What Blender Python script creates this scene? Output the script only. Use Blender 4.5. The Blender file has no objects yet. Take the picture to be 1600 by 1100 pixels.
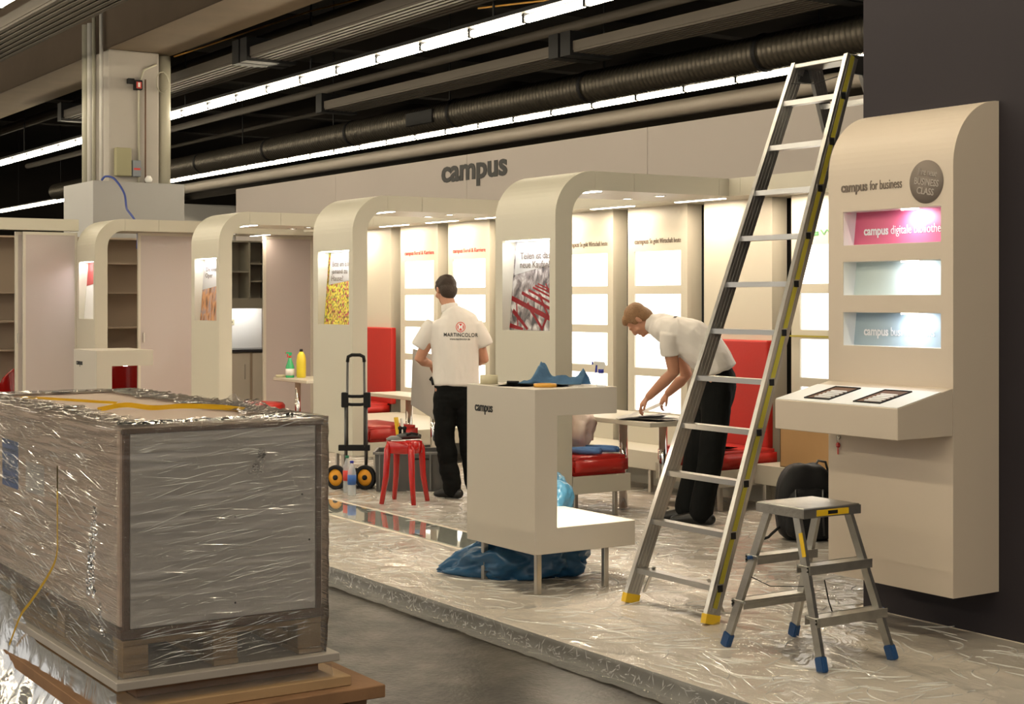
import bpy, bmesh, math, random
import numpy as np
from mathutils import Vector, Matrix, noise as mnoise
from mathutils.bvhtree import BVHTree
random.seed(7)
PI = math.pi
S = bpy.context.scene
COL = S.collection
# ------------------------------------------------------------------ camera, world, exposure
cam_d = bpy.data.cameras.new('camera'); cam = bpy.data.objects.new('camera', cam_d); COL.objects.link(cam)
cam_d.sensor_width = 36.0; cam_d.lens = 36.0*2400/1600; cam_d.shift_y = -83/1600
cam_d.clip_end = 300
HEAD = math.radians(33.12)
cam.location = (0, 0, 1.63)
cam.rotation_euler = (PI/2, 0, PI/2-HEAD)
S.camera = cam
W = bpy.data.worlds.new('hall'); S.world = W; W.use_nodes = True
W.node_tree.nodes['Background'].inputs[0].default_value = (1.0, .96, .90, 1)
W.node_tree.nodes['Background'].inputs[1].default_value = .68
S.view_settings.view_transform = 'Standard'; S.view_settings.look = 'None'
S.view_settings.exposure = 0.12; S.view_settings.gamma = 1.0
try: S.view_settings.use_curve_mapping = False
except Exception: pass
S.cycles.max_bounces = 7; S.cycles.diffuse_bounces = 4; S.cycles.glossy_bounces = 4
S.cycles.transparent_max_bounces = 12; S.cycles.transmission_bounces = 5
S.cycles.caustics_reflective = False; S.cycles.caustics_refractive = False
S.cycles.sample_clamp_indirect = 4.0
# light levels (W/m2-like strengths), all real lamps
TUBE = 47.0; TUBE_COL = (1.0, .90, .74)
LED = 10.0; LED_COL = (1.0, .80, .58)

def area(name, loc, sx, sy, power, col, rot=(0, 0, 0), spread=180):
    l = bpy.data.lights.new(name, 'AREA'); l.shape = 'RECTANGLE'; l.size = sx; l.size_y = sy
    l.energy = power; l.color = col; l.spread = math.radians(spread)
    o = bpy.data.objects.new(name, l); COL.objects.link(o); o.location = loc; o.rotation_euler = rot
    return o

# ------------------------------------------------------------------ materials
def mat(name, col, rough=.5, metal=0.0, bump=0, bscale=200, emit=None, estr=0, coat=0, spec=.5, alpha=1, trans=0, ior=1.45, var=0, vscale=3, sheen=0, stretch=None):
    m = bpy.data.materials.new(name); m.use_nodes = True
    nt = m.node_tree; N = nt.nodes; L = nt.links; b = N['Principled BSDF']
    c = tuple(col)+(1,)
    b.inputs['Base Color'].default_value = c
    b.inputs['Roughness'].default_value = rough; b.inputs['Metallic'].default_value = metal
    b.inputs['Specular IOR Level'].default_value = spec; b.inputs['IOR'].default_value = ior
    b.inputs['Coat Weight'].default_value = coat; b.inputs['Alpha'].default_value = alpha
    b.inputs['Transmission Weight'].default_value = trans
    if sheen: b.inputs['Sheen Weight'].default_value = sheen
    if emit: b.inputs['Emission Color'].default_value = tuple(emit)+(1,); b.inputs['Emission Strength'].default_value = estr
    tc = N.new('ShaderNodeTexCoord'); mp = N.new('ShaderNodeMapping'); L.new(tc.outputs['Object'], mp.inputs['Vector'])
    if stretch: mp.inputs['Scale'].default_value = stretch
    if var:
        n = N.new('ShaderNodeTexNoise'); n.inputs['Scale'].default_value = vscale; n.inputs['Detail'].default_value = 5
        L.new(mp.outputs[0], n.inputs['Vector'])
        mx = N.new('ShaderNodeMix'); mx.data_type = 'RGBA'
        mx.inputs['A'].default_value = tuple(max(0, v*(1-var)) for v in col)+(1,)
        mx.inputs['B'].default_value = tuple(min(1, v*(1+var)) for v in col)+(1,)
        L.new(n.outputs['Fac'], mx.inputs['Factor']); L.new(mx.outputs['Result'], b.inputs['Base Color'])
    if bump:
        n = N.new('ShaderNodeTexNoise'); n.inputs['Scale'].default_value = bscale; n.inputs['Detail'].default_value = 3
        L.new(mp.outputs[0], n.inputs['Vector'])
        bp = N.new('ShaderNodeBump'); bp.inputs['Strength'].default_value = bump; bp.inputs['Distance'].default_value = .01
        L.new(n.outputs['Fac'], bp.inputs['Height']); L.new(bp.outputs[0], b.inputs['Normal'])
    return m

def film_mat(name, milk, tint, rough, bump_scale, bstr, streak=None, fbase=.04, warp=0, angle=0, ridge=False, ior=1.5, sharp=3, flatfr=False):
    """thin clear plastic: transparent with glossy fresnel reflection, a little milky"""
    m = bpy.data.materials.new(name); m.use_nodes = True
    nt = m.node_tree; N = nt.nodes; L = nt.links; N.clear()
    out = N.new('ShaderNodeOutputMaterial')
    tr = N.new('ShaderNodeBsdfTransparent'); tr.inputs[0].default_value = tint+(1,)
    gl = N.new('ShaderNodeBsdfGlossy'); gl.inputs['Roughness'].default_value = rough
    df = N.new('ShaderNodeBsdfDiffuse'); df.inputs[0].default_value = (.85, .84, .82, 1)
    fr = N.new('ShaderNodeFresnel'); fr.inputs['IOR'].default_value = ior
    ad = N.new('ShaderNodeMath'); ad.operation = 'ADD'; ad.inputs[1].default_value = fbase; ad.use_clamp = True
    m1 = N.new('ShaderNodeMixShader'); m2 = N.new('ShaderNodeMixShader'); m1.inputs[0].default_value = milk
    tc = N.new('ShaderNodeTexCoord'); mp = N.new('ShaderNodeMapping'); L.new(tc.outputs['Object'], mp.inputs[0])
    if streak: mp.inputs['Scale'].default_value = streak
    mp.inputs['Rotation'].default_value = (angle, 0, 0)
    n = N.new('ShaderNodeTexNoise'); n.inputs['Scale'].default_value = bump_scale; n.inputs['Detail'].default_value = 4
    n.inputs['Distortion'].default_value = warp
    L.new(mp.outputs[0], n.inputs['Vector'])
    bp = N.new('ShaderNodeBump'); bp.inputs['Strength'].default_value = bstr; bp.inputs['Distance'].default_value = .02
    if ridge:
        a1 = N.new('ShaderNodeMath'); a1.operation = 'SUBTRACT'; a1.inputs[1].default_value = .5; L.new(n.outputs['Fac'], a1.inputs[0])
        a2 = N.new('ShaderNodeMath'); a2.operation = 'ABSOLUTE'; L.new(a1.outputs[0], a2.inputs[0])
        a3 = N.new('ShaderNodeMath'); a3.operation = 'MULTIPLY'; a3.inputs[1].default_value = -sharp; L.new(a2.outputs[0], a3.inputs[0])
        a4 = N.new('ShaderNodeMath'); a4.operation = 'ADD'; a4.inputs[1].default_value = 1; a4.use_clamp = True; L.new(a3.outputs[0], a4.inputs[0])
        L.new(a4.outputs[0], bp.inputs['Height'])
    else: L.new(n.outputs['Fac'], bp.inputs['Height'])
    L.new(bp.outputs[0], gl.inputs['Normal'])
    if not flatfr: L.new(bp.outputs[0], fr.inputs['Normal'])
    L.new(fr.outputs[0], ad.inputs[0])
    L.new(tr.outputs[0], m1.inputs[1]); L.new(df.outputs[0], m1.inputs[2])
    L.new(ad.outputs[0], m2.inputs[0]); L.new(m1.outputs[0], m2.inputs[1]); L.new(gl.outputs[0], m2.inputs[2])
    L.new(m2.outputs[0], out.inputs[0])
    return m

def emis(name, col, s):
    return mat(name, (.8, .8, .8), emit=col, estr=s)

M = {}
M['white'] = mat('warm white laminate', (.55, .52, .435), .42, bump=.02, bscale=350)
M['counter'] = mat('lit white laminate', (.66, .60, .515), .42, bump=.02, bscale=350)  # white laminate lightened, stronger light near the counters put into the colour
M['kiosk'] = mat('ivory lit laminate', (.60, .515, .42), .45, bump=.02, bscale=350)  # ivory, also lightened in colour for the stronger local light
M['greywall'] = mat('grey lilac wall panel', (.37, .33, .305), .6, var=.05, vscale=.7)
M['carpet'] = mat('beige carpet', (.84, .75, .64), .9)
M['edge'] = mat('platform edge', (.22, .21, .185), .6)
M['dark'] = mat('dark aubergine wall', (.018, .0135, .018), .75)
M['black'] = mat('black', (.008, .008, .009), .6, spec=.3)
M['void'] = mat('recess shade', (.01, .009, .008), .9)
M['alu'] = mat('brushed aluminium', (.50, .49, .47), .33, 1.0, bump=.08, bscale=90, stretch=(1, 1, .05))
M['alu_worn'] = mat('worn aluminium', (.50, .49, .46), .38, 1.0, bump=.15, bscale=60, var=.25, vscale=14)
M['steel'] = mat('brushed steel', (.55, .52, .47), .28, 1.0)
M['chrome'] = mat('chrome', (.80, .78, .76), .07, 1.0)
M['yellow'] = mat('yellow plastic', (.78, .50, .02), .45)
M['yellowtape'] = mat('yellow strip', (.36, .31, .03), .5)
M['blueplastic'] = mat('blue rubber', (.02, .07, .19), .5, var=.2)
M['red'] = mat('red upholstery', (.43, .018, .012), .42, bump=.08, bscale=60, coat=.1)
M['redplastic'] = mat('glossy red plastic', (.48, .010, .008), .18, coat=.5)
M['ladderslot'] = mat('grooved aluminium', (.40, .40, .39), .38, 1.0)
M['skin'] = mat('skin', (.50, .25, .16), .5, var=.12, vscale=12)
M['shirt'] = mat('white cotton', (.74, .70, .66), .9, bump=.2, bscale=14, sheen=.2)
M['trouser'] = mat('black cotton', (.0055, .006, .006), .85, bump=.5, bscale=18, spec=.15)
M['hair1'] = mat('dark brown hair', (.035, .02, .012), .55, bump=.6, bscale=160)
M['hair2'] = mat('reddish fair hair', (.26, .14, .065), .55, bump=.7, bscale=120, var=.3, vscale=40)
M['shoe'] = mat('black leather', (.012, .012, .012), .35)
M['concrete'] = mat('beam concrete', (.21, .16, .11), .85, var=.22, vscale=1.2)
M['concreteshade'] = mat('shaded beam concrete', (.085, .060, .040), .9, var=.3, vscale=1.0)  # beam concrete darkened, shade on its sides put into the colour
M['colpaint'] = mat('painted column', (.40, .37, .335), .6, var=.08, vscale=2)
M['pipe'] = mat('cream pipe', (.42, .40, .32), .4)
M['boxwhite'] = mat('white board cladding', (.58, .56, .53), .6)
M['clad'] = mat('white cladding board', (.38, .375, .37), .6)
M['ceil'] = mat('dark ceiling', (.018, .014, .011), .9, var=.4, vscale=.8)
M['rib'] = mat('ceiling panel metal', (.060, .050, .040), .7)
M['duct'] = mat('galvanised duct', (.085, .075, .06), .45, .8)
M['tube'] = emis('fluorescent tube', (1.0, 1.0, .86), 1.0)
M['led'] = emis('lamp diffuser', (1.0, .93, .82), 14)
M['lightbox'] = emis('backlit panel', (1.0, .975, .93), 1.55)
M['frost'] = mat('frosted sliding panel', (.50, .44, .43), .35, trans=0, coat=.15)
M['frame'] = mat('pale frame', (.62, .58, .50), .4)
M['shelf'] = mat('beige shelf board', (.42, .34, .26), .6)
M['cabgrey'] = mat('grey cabinet', (.26, .245, .20), .6)
M['worktop'] = mat('dark worktop', (.03, .03, .035), .25)
M['paper'] = mat('paper', (.80, .79, .77), .7)
M['papergrey'] = mat('printed paper', (.45, .43, .44), .6, var=.5, vscale=18)
M['textblack'] = mat('black lettering', (.02, .02, .02), .6)
M['textgrey'] = mat('grey lettering', (.16, .125, .10), .6)
M['textred'] = mat('red lettering', (.65, .06, .05), .6)
M['textgreen'] = mat('green lettering', (.08, .28, .12), .6)
M['textwhite'] = mat('white lettering', (.85, .85, .87), .6)
M['badge'] = mat('badge grey', (.19, .155, .13), .6)
M['badgetext'] = mat('badge lettering', (.42, .37, .33), .6)
M['nichew'] = mat('niche white', (.80, .79, .76), .5)
M['pink'] = mat('pink sign', (.62, .12, .22), .5)
M['aqua'] = mat('pale aqua sign', (.60, .70, .68), .5)
M['slate'] = mat('pale blue grey sign', (.36, .46, .52), .5)
M['crategrey'] = mat('grey crate board', (.80, .74, .69), .6, var=.05, vscale=1.5)
M['cratepink'] = mat('pinkish crate board', (.74, .55, .42), .6, var=.06, vscale=1.2)
M['woodedge'] = mat('brown board edge', (.14, .075, .045), .8, var=.35, vscale=14)
M['wood'] = mat('pallet wood', (.40, .26, .135), .8, var=.3, vscale=7, bump=.2, bscale=25, stretch=(1, .25, 1))
M['wooddark'] = mat('weathered pallet wood', (.26, .14, .07), .85, var=.35, vscale=7, bump=.2, bscale=25)
M['cardboard'] = mat('cardboard', (.45, .27, .12), .8, var=.06, vscale=4)
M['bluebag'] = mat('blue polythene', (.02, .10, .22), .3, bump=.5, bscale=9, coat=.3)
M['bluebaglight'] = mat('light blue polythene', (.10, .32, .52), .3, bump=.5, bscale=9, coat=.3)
M['bluecloth'] = mat('blue cloth', (.10, .22, .50), .85, bump=.3, bscale=40)
M['steelblue'] = mat('dusty blue cloth', (.16, .32, .52), .85, bump=.3, bscale=40)
M['whitebag'] = mat('thin white polythene', (.72, .62, .56), .4, bump=.4, bscale=10)
M['greybin'] = mat('grey plastic crate', (.19, .19, .185), .5)
M['darkmetal'] = mat('dark grey metal', (.10, .10, .10), .35, .8)
M['orange'] = mat('orange wheel', (.75, .33, .02), .5)
M['masking'] = mat('masking tape', (.60, .55, .38), .7)
M['amber'] = mat('amber tape', (.72, .38, .06), .4)
M['water'] = mat('clear bottle plastic', (.80, .86, .88), .08, alpha=.35, coat=.5)
M['bluelabel'] = mat('blue label', (.04, .13, .42), .5)
M['greencap'] = mat('green cap', (.02, .18, .10), .4)
M['greenliq'] = mat('green liquid', (.03, .42, .16), .2, coat=.5)
M['yellowliq'] = mat('yellow bottle', (.75, .62, .05), .3)
M['redlabel'] = mat('red label', (.6, .05, .04), .5)
M['bluecap'] = mat('blue cap', (.03, .04, .35), .35)
M['mirror'] = mat('glossy glass strip', (.46, .48, .43), .04, .0, coat=1.0, spec=1.0)
M['cable'] = mat('blue cable', (.03, .06, .28), .5)
M['cableyellow'] = mat('orange yellow cable', (.40, .20, .03), .6)
M['silverbox'] = mat('olive grey metal box', (.30, .28, .17), .6)
M['greybox'] = mat('blue grey box', (.20, .22, .25), .5)
M['sheet'] = film_mat('clear floor sheet', .22, (.995, .99, .98), .13, 2.6, .7, streak=(1, 1.5, 1), fbase=.0, warp=1.0, ridge=True, ior=1.24, sharp=3.5, flatfr=True)
M['sheetedge'] = M['sheet']
M['skirt'] = film_mat('loose film', .06, (.98, .975, .97), .22, 4, .35, fbase=.0, warp=.6, ridge=True, ior=1.25, sharp=4)  # lit underside and shaded sides painted as two concrete tones
M['stretch'] = film_mat('stretch film', .07, (.98, .975, .97), .10, 6, .55, streak=(.30, .30, 8), fbase=.02, angle=.1, ridge=True, ior=1.4, sharp=11)
M['crumple'] = film_mat('crumpled stretch film', .05, (.98, .975, .97), .12, 4, .6, fbase=.0, warp=.6, ridge=True, ior=1.25, sharp=6)

# hall floor
def floor_mat():
    m = mat('hall asphalt floor', (.05, .046, .04), .4); nt = m.node_tree; N = nt.nodes; L = nt.links; b = N['Principled BSDF']
    tc = N.new('ShaderNodeTexCoord')
    n = N.new('ShaderNodeTexNoise'); n.inputs['Scale'].default_value = 2.2; n.inputs['Detail'].default_value = 9; n.inputs['Roughness'].default_value = .68
    L.new(tc.outputs['Object'], n.inputs['Vector'])
    r = N.new('ShaderNodeValToRGB'); r.color_ramp.elements[0].position = .40; r.color_ramp.elements[0].color = (.011, .009, .0075, 1)
    r.color_ramp.elements[1].position = .66; r.color_ramp.elements[1].color = (.10, .087, .07, 1)
    L.new(n.outputs['Fac'], r.inputs['Fac']); L.new(r.outputs[0], b.inputs['Base Color'])
    r2 = N.new('ShaderNodeMapRange'); r2.inputs['To Min'].default_value = .55; r2.inputs['To Max'].default_value = .22
    L.new(n.outputs['Fac'], r2.inputs['Value']); L.new(r2.outputs[0], b.inputs['Roughness'])
    n2 = N.new('ShaderNodeTexNoise'); n2.inputs['Scale'].default_value = 40; n2.inputs['Detail'].default_value = 6
    L.new(tc.outputs['Object'], n2.inputs['Vector'])
    bp = N.new('ShaderNodeBump'); bp.inputs['Strength'].default_value = .35; bp.inputs['Distance'].default_value = .01
    L.new(n2.outputs['Fac'], bp.inputs['Height']); L.new(bp.outputs[0], b.inputs['Normal'])
    return m
M['floor'] = floor_mat()

# ------------------------------------------------------------------ helpers
WM = {}
def wm(o): return WM.get(o.name, Matrix.Identity(4)) if o else Matrix.Identity(4)
def obj(name, bm, m, parent=None, smooth=False, local=False, base=None):
    """bm in world coordinates (or in the parent's when local)"""
    me = bpy.data.meshes.new(name); bm.to_mesh(me); bm.free()
    mats = m if isinstance(m, (list, tuple)) else [m]
    for k in mats: me.materials.append(M[k] if isinstance(k, str) else k)
    o = bpy.data.objects.new(name, me); COL.objects.link(o)
    if smooth:
        for p in me.polygons: p.use_smooth = True
    if parent:
        if not local: me.transform(wm(parent).inverted())
        o.parent = parent; WM[o.name] = wm(parent).copy()
    elif base is not None:
        me.transform(Matrix.Translation(-Vector(base))); o.location = base; WM[o.name] = Matrix.Translation(base)
    return o
def tag(o, label, cat, group=None, kind=None):
    o['label'] = label
    if cat: o['category'] = cat
    if group: o['group'] = group
    if kind: o['kind'] = kind
    return o
def thing(name, label, cat, loc=(0, 0, 0), rz=0, group=None):
    o = bpy.data.objects.new(name, None); COL.objects.link(o); o.location = loc; o.rotation_euler = (0, 0, rz)
    o.empty_display_size = .1
    WM[o.name] = Matrix.Translation(loc) @ Matrix.Rotation(rz, 4, 'Z')
    return tag(o, label, cat, group)
def struct(name, bm, m, label=None, smooth=False):
    o = obj(name, bm, m, smooth=smooth); o['kind'] = 'structure'
    if label: o['label'] = label
    return o
def dup(root, loc, rz=None, label=None):
    r = root.copy(); COL.objects.link(r); r.location = loc
    if rz is not None: r.rotation_euler = (0, 0, rz)
    if label: r['label'] = label
    WM[r.name] = Matrix.Translation(loc) @ Matrix.Rotation(r.rotation_euler[2], 4, 'Z')
    for ch in [c for c in bpy.data.objects if c.parent == root]:
        c = ch.copy(); COL.objects.link(c); c.parent = r; WM[c.name] = WM[r.name]
        for g in [q for q in bpy.data.objects if q.parent == ch]:
            d = g.copy(); COL.objects.link(d); d.parent = c; WM[d.name] = WM[r.name]
    return r
B = bmesh.new
def box(bm, x0, x1, y0, y1, z0, z1, mi=0, mtx=None):
    vs = [bm.verts.new(Vector(p) if mtx is None else mtx @ Vector(p)) for p in
          ((x0, y0, z0), (x1, y0, z0), (x1, y1, z0), (x0, y1, z0), (x0, y0, z1), (x1, y0, z1), (x1, y1, z1), (x0, y1, z1))]
    for f in ((0, 3, 2, 1), (4, 5, 6, 7), (0, 1, 5, 4), (1, 2, 6, 5), (2, 3, 7, 6), (3, 0, 4, 7)):
        q = bm.faces.new([vs[i] for i in f]); q.material_index = mi
    return bm
def bbox(x0, x1, y0, y1, z0, z1, bev=0, seg=2, mtx=None):
    bm = B(); box(bm, x0, x1, y0, y1, z0, z1, mtx=mtx)
    if bev: bmesh.ops.bevel(bm, geom=bm.edges[:], offset=bev, segments=seg, affect='EDGES', profile=.6)
    return bm
def frame_m(p, q, up=(0, 0, 1)):
    p = Vector(p); q = Vector(q); t = (q-p).normalized(); up = Vector(up)
    s = t.cross(up)
    if s.length < 1e-4: s = t.cross(Vector((1, 0, 0)))
    s.normalize(); u = s.cross(t)
    m = Matrix((s, t, u)).transposed().to_4x4(); m.translation = p
    return m, (q-p).length
def bar(bm, p, q, w, h, up=(0, 0, 1), mi=0):
    m, l = frame_m(p, q, up); box(bm, -w/2, w/2, 0, l, -h/2, h/2, mi, m); return bm
def tube(bm, pts, r, seg=10, caps=True, mi=0):
    pts = [Vector(p) for p in pts]; n = len(pts)
    rs = r if isinstance(r, (list, tuple)) else [r]*n
    rings = []; ref = None
    for i, p in enumerate(pts):
        t = ((pts[min(i+1, n-1)]-p).normalized()+(p-pts[max(i-1, 0)]).normalized())
        t.normalize()
        if ref is None:
            ref = t.cross(Vector((0, 0, 1)))
            if ref.length < .1: ref = t.cross(Vector((1, 0, 0)))
        u = (ref-t*ref.dot(t)).normalized(); ref = u; v = t.cross(u)
        rings.append([bm.verts.new(p+u*math.cos(2*PI*k/seg)*rs[i]+v*math.sin(2*PI*k/seg)*rs[i]) for k in range(seg)])
    for a, b in zip(rings, rings[1:]):
        for k in range(seg):
            f = bm.faces.new((a[k], a[(k+1) % seg], b[(k+1) % seg], b[k])); f.smooth = True; f.material_index = mi
    if caps:
        f = bm.faces.new(rings[0][::-1]); f.material_index = mi
        f = bm.faces.new(rings[-1]); f.material_index = mi
    return bm
def curvy(pts, n=8):
    P_ = [Vector(p) for p in pts]; P_ = [P_[0]*2-P_[1]]+P_+[P_[-1]*2-P_[-2]]; out = []
    for i in range(1, len(P_)-2):
        for k in range(n):
            t = k/n; a, b, c, d = P_[i-1:i+3]
            out.append(.5*((2*b)+(c-a)*t+(2*a-5*b+4*c-d)*t*t+(3*b-a-3*c+d)*t**3))
    return out+[P_[-2]]
def lathe(bm, prof, c=(0, 0, 0), seg=20, mi=0):
    c = Vector(c); rings = []
    for r, z in prof:
        rings.append([bm.verts.new(c+Vector((r*math.cos(2*PI*k/seg), r*math.sin(2*PI*k/seg), z))) for k in range(seg)])
    for a, b in zip(rings, rings[1:]):
        for k in range(seg):
            f = bm.faces.new((a[k], a[(k+1) % seg], b[(k+1) % seg], b[k])); f.smooth = True; f.material_index = mi
    if tuple(prof[0]) == tuple(prof[-1]): bmesh.ops.remove_doubles(bm, verts=rings[0]+rings[-1], dist=1e-6); return bm
    for rg, rev in ((rings[0], 1), (rings[-1], 0)):
        try: f = bm.faces.new(rg[::-1] if rev else rg); f.material_index = mi
        except Exception: pass
    return bm
def prism(bm, prof, x0, x1, axis='X', mi=0):
    """closed polygon prof extruded along axis; prof = (y,z) for X, (x,z) for Y, (x,y) for Z"""
    def P(a, t):
        return {'X': (t, a[0], a[1]), 'Y': (a[0], t, a[1]), 'Z': (a[0], a[1], t)}[axis]
    A = [bm.verts.new(P(a, x0)) for a in prof]; C = [bm.verts.new(P(a, x1)) for a in prof]
    n = len(prof)
    for i in range(n):
        f = bm.faces.new((A[i], A[(i+1) % n], C[(i+1) % n], C[i])); f.material_index = mi
    for f in (A[::-1], C):
        g = bm.faces.new(f); g.material_index = mi
    bmesh.ops.recalc_face_normals(bm, faces=bm.faces[:])
    return bm
_fc = {}
def text(name, body, size, m, parent, loc, rot=(PI/2, 0, 0), bold=0.0, sx=.82, align='LEFT', shear=0, ext=.0015, spacing=1.0, width=None):
    """flat lettering as mesh; loc/rot in world; width (m) fits the line exactly"""
    cu = bpy.data.curves.new(name, 'FONT'); cu.body = body; cu.size = size; cu.offset = bold; cu.extrude = ext
    cu.align_x = align; cu.shear = shear; cu.space_character = spacing; cu.resolution_u = 3; cu.space_line = .9
    t = bpy.data.objects.new('tmp', cu); COL.objects.link(t)
    dg = bpy.context.evaluated_depsgraph_get(); me = bpy.data.meshes.new_from_object(t.evaluated_get(dg))
    bpy.data.objects.remove(t); bpy.data.curves.remove(cu)
    bm = B(); bm.from_mesh(me); bpy.data.meshes.remove(me)
    xs = [v.co.x for v in bm.verts]
    if width: sx = width/(max(xs)-min(xs))
    bm.transform(Matrix.Translation(loc) @ (Matrix.Rotation(rot[2], 4, 'Z') @ Matrix.Rotation(rot[0], 4, 'X') @ Matrix.Rotation(rot[1], 4, 'Z')) @ Matrix.Diagonal((sx, 1, 1, 1)))
    return obj(name, bm, m, parent)
def arc(cx, cy, r, a0, a1, n):
    return [(cx+r*math.cos(math.radians(a0+(a1-a0)*i/n)), cy+r*math.sin(math.radians(a0+(a1-a0)*i/n))) for i in range(n+1)]

def fbm(x, y, z=0, o=3): return mnoise.fractal(Vector((x, y, z)), 1.0, 2.0, o)

# ------------------------------------------------------------------ setting
FZ = -.09
bm = B(); box(bm, -70, 14, -14, 40, FZ-.1, FZ); struct('floor', bm, 'floor', 'dark scuffed asphalt floor of the exhibition hall')
bm = B(); box(bm, -21.5, 3, 4.185, 12, FZ, 0, 0); bm.normal_update()
for f in bm.faces:
    f.material_index = 1 if f.normal.y < -.5 else 0
struct('platform', bm, ['carpet', 'edge'], 'raised stand floor with beige carpet')
bm = B(); box(bm, -70, 14, -14, 40, 8.2, 8.4); struct('ceiling', bm, 'ceil', 'dark hall ceiling')
bm = B(); box(bm, -5.793, 3.2, 6.0, 9.6, FZ, 4.6); struct('wall_right', bm, 'dark', 'dark aubergine wall at the right of the stand')
# hall walls that close the room
bm = B(); box(bm, -70, 14, 39.8, 40, FZ, 8.2); struct('wall_back', bm, 'ceil', 'dark far side wall of the hall')
bm = B(); box(bm, -70, -69.8, -14, 40, FZ, 8.2); struct('wall_left', bm, 'ceil', 'dark end wall of the hall')
bm = B(); box(bm, -46, -45, 14, 19.0, FZ, 4.55); struct('wall_far', bm, 'boxwhite', 'pale partition far behind the stand')
bm = B(); box(bm, -46, -45.02, 19.02, 30, FZ, 4.55); struct('wall_far.001', bm, 'crategrey', 'grey partition far behind the stand')

# ------------------------------------------------------------------ campus back wall, stand panels
bw = thing('stand_back_wall', 'tall grey lilac stand wall with large black campus lettering', 'wall', (-14.6, 8.85, 0))
xs = [-20.8, -17.6, -14.4, -11.2, -8.0, -4.8, -2.0]
for a, b in zip(xs, xs[1:]):
    obj('wall_panel', bbox(a+.002, b-.002, 8.8, 8.9, 0, 3.215, .003, 1), 'greywall', bw)
obj('gap_shade', box(B(), -16.3, -6.0, 8.62, 8.79, 0, 2.44), 'void', bw)['label'] = 'dark sheet added as the shade in the gaps between the panels'  # dark sheet added to paint the shade in the panel gaps
text('lettering', 'campus', .34, 'textblack', bw, (-14.94, 8.794, 2.945), bold=.011, width=1.36)

# display panels on the back wall
LBZ = [(1.745, 2.05), (1.39, 1.675), (1.02, 1.32), (.64, .95)]
def wall_panel(x0, lit, label, head=None, hm='textgrey'):
    t = thing('backlit_display' if lit else 'blank_partition', label, 'display panel' if lit else 'wall panel', (x0+.415, 8.5, 0))
    bm = B(); Y0, Y1 = 8.4, 8.56
    if lit:
        a, b = x0+.095, x0+.745
        box(bm, x0, a, Y0, Y1, 0, 2.44); box(bm, b, x0+.83, Y0, Y1, 0, 2.44)
        zs = [0]+[v for q in LBZ[::-1] for v in q]+[2.44]
        for z0, z1 in zip(zs[::2], zs[1::2]): box(bm, a, b, Y0, Y1, z0, z1)
        obj('panel_body', bm, 'white', t)
        for z0, z1 in LBZ:
            obj('light_box', bbox(a+.002, b-.002, Y0+.012, Y0+.05, z0+.002, z1-.002, .003, 1), 'lightbox', t)
    else:
        box(bm, x0, x0+.83, Y0, Y1, 0, 2.44); obj('panel_body', bm, 'white', t)
    if head:
        b_, r_ = head
        text('lettering', 'campus', .062, hm, t, (x0+.10, 8.398, 2.118), bold=.0016, width=.2)
        text('lettering', r_, .062, hm, t, (x0+.315, 8.398, 2.118), bold=0, width=.43)
    return t
wall_panel(-8.874, 1, 'lit display panel with green heading behind the tall ladder', ('campus', 'Wissen'), 'textgreen')
wall_panel(-9.924, 0, 'blank beige wall panel behind the right red backrest')
wall_panel(-10.974, 1, 'lit display panel with grey heading behind the bending man', ('campus', 'So geht Wirtschaft heute'))
wall_panel(-12.024, 1, 'lit display panel partly hidden by the bicycle poster arch', ('campus', 'So geht Wirtschaft heute'))
wall_panel(-13.074, 0, 'blank beige wall panel just left of the bicycle poster arch')
wall_panel(-14.124, 1, 'lit display panel with red heading right of the standing man', ('campus', 'Beruf & Karriere'), 'textred')
wall_panel(-15.174, 1, 'lit display panel with red heading left of the standing man', ('campus', 'Beruf & Karriere'), 'textred')
wall_panel(-16.224, 0, 'blank beige wall panel behind the left red backrest')

# ------------------------------------------------------------------ roof strip along the back wall
rf = thing('back_canopy', 'ivory ceiling strip with recessed lights running along the back wall', 'canopy', (-12, 8.4, 2.44))
xr = [-17.0, -15.2, -13.27, -11.6, -10.2, -9.1, -7.7, -6.2]
for a, b in zip(xr, xr[1:]):
    bm = B(); box(bm, a+.0015, b-.0015, 8.07, 8.8, 2.452, 2.58)
    obj('fascia_panel', bm, 'white', rf)
obj('underside', box(B(), -17.0, -6.2, 8.072, 8.8, 2.44, 2.4515), 'white', rf)
def strip_light(parent, x0, x1, y, z=2.44, w=.05, s=1.0):
    obj('strip_lamp', bbox(x0, x1, y-w/2, y+w/2, z-.004, z+.004, .002, 1), 'led', parent)
    area('strip_lamp_light', ((x0+x1)/2, y, z-.012), x1-x0, w, LED*s, LED_COL)
def spot(parent, x, y, z=2.44):
    bm = B(); lathe(bm, [(.048, z-.006), (.05, z-.003), (.05, z+.004), (.036, z+.004), (.036, z-.001), (.048, z-.006)], (x, y, 0), 18)
    r = obj('spot_ring', bm, 'chrome', parent)
    bm = B(); lathe(bm, [(.0, z-.003), (.036, z-.003), (.036, z+.002), (0, z+.002)], (x, y, 0), 16); obj('spot_lamp', bm, 'led', r)
for xc in (-8.65, -9.74, -10.94, -12.0, -12.92, -13.92, -14.96, -16.0):
    strip_light(rf, xc-.3, xc+.3, 8.2, s=.95)

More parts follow.
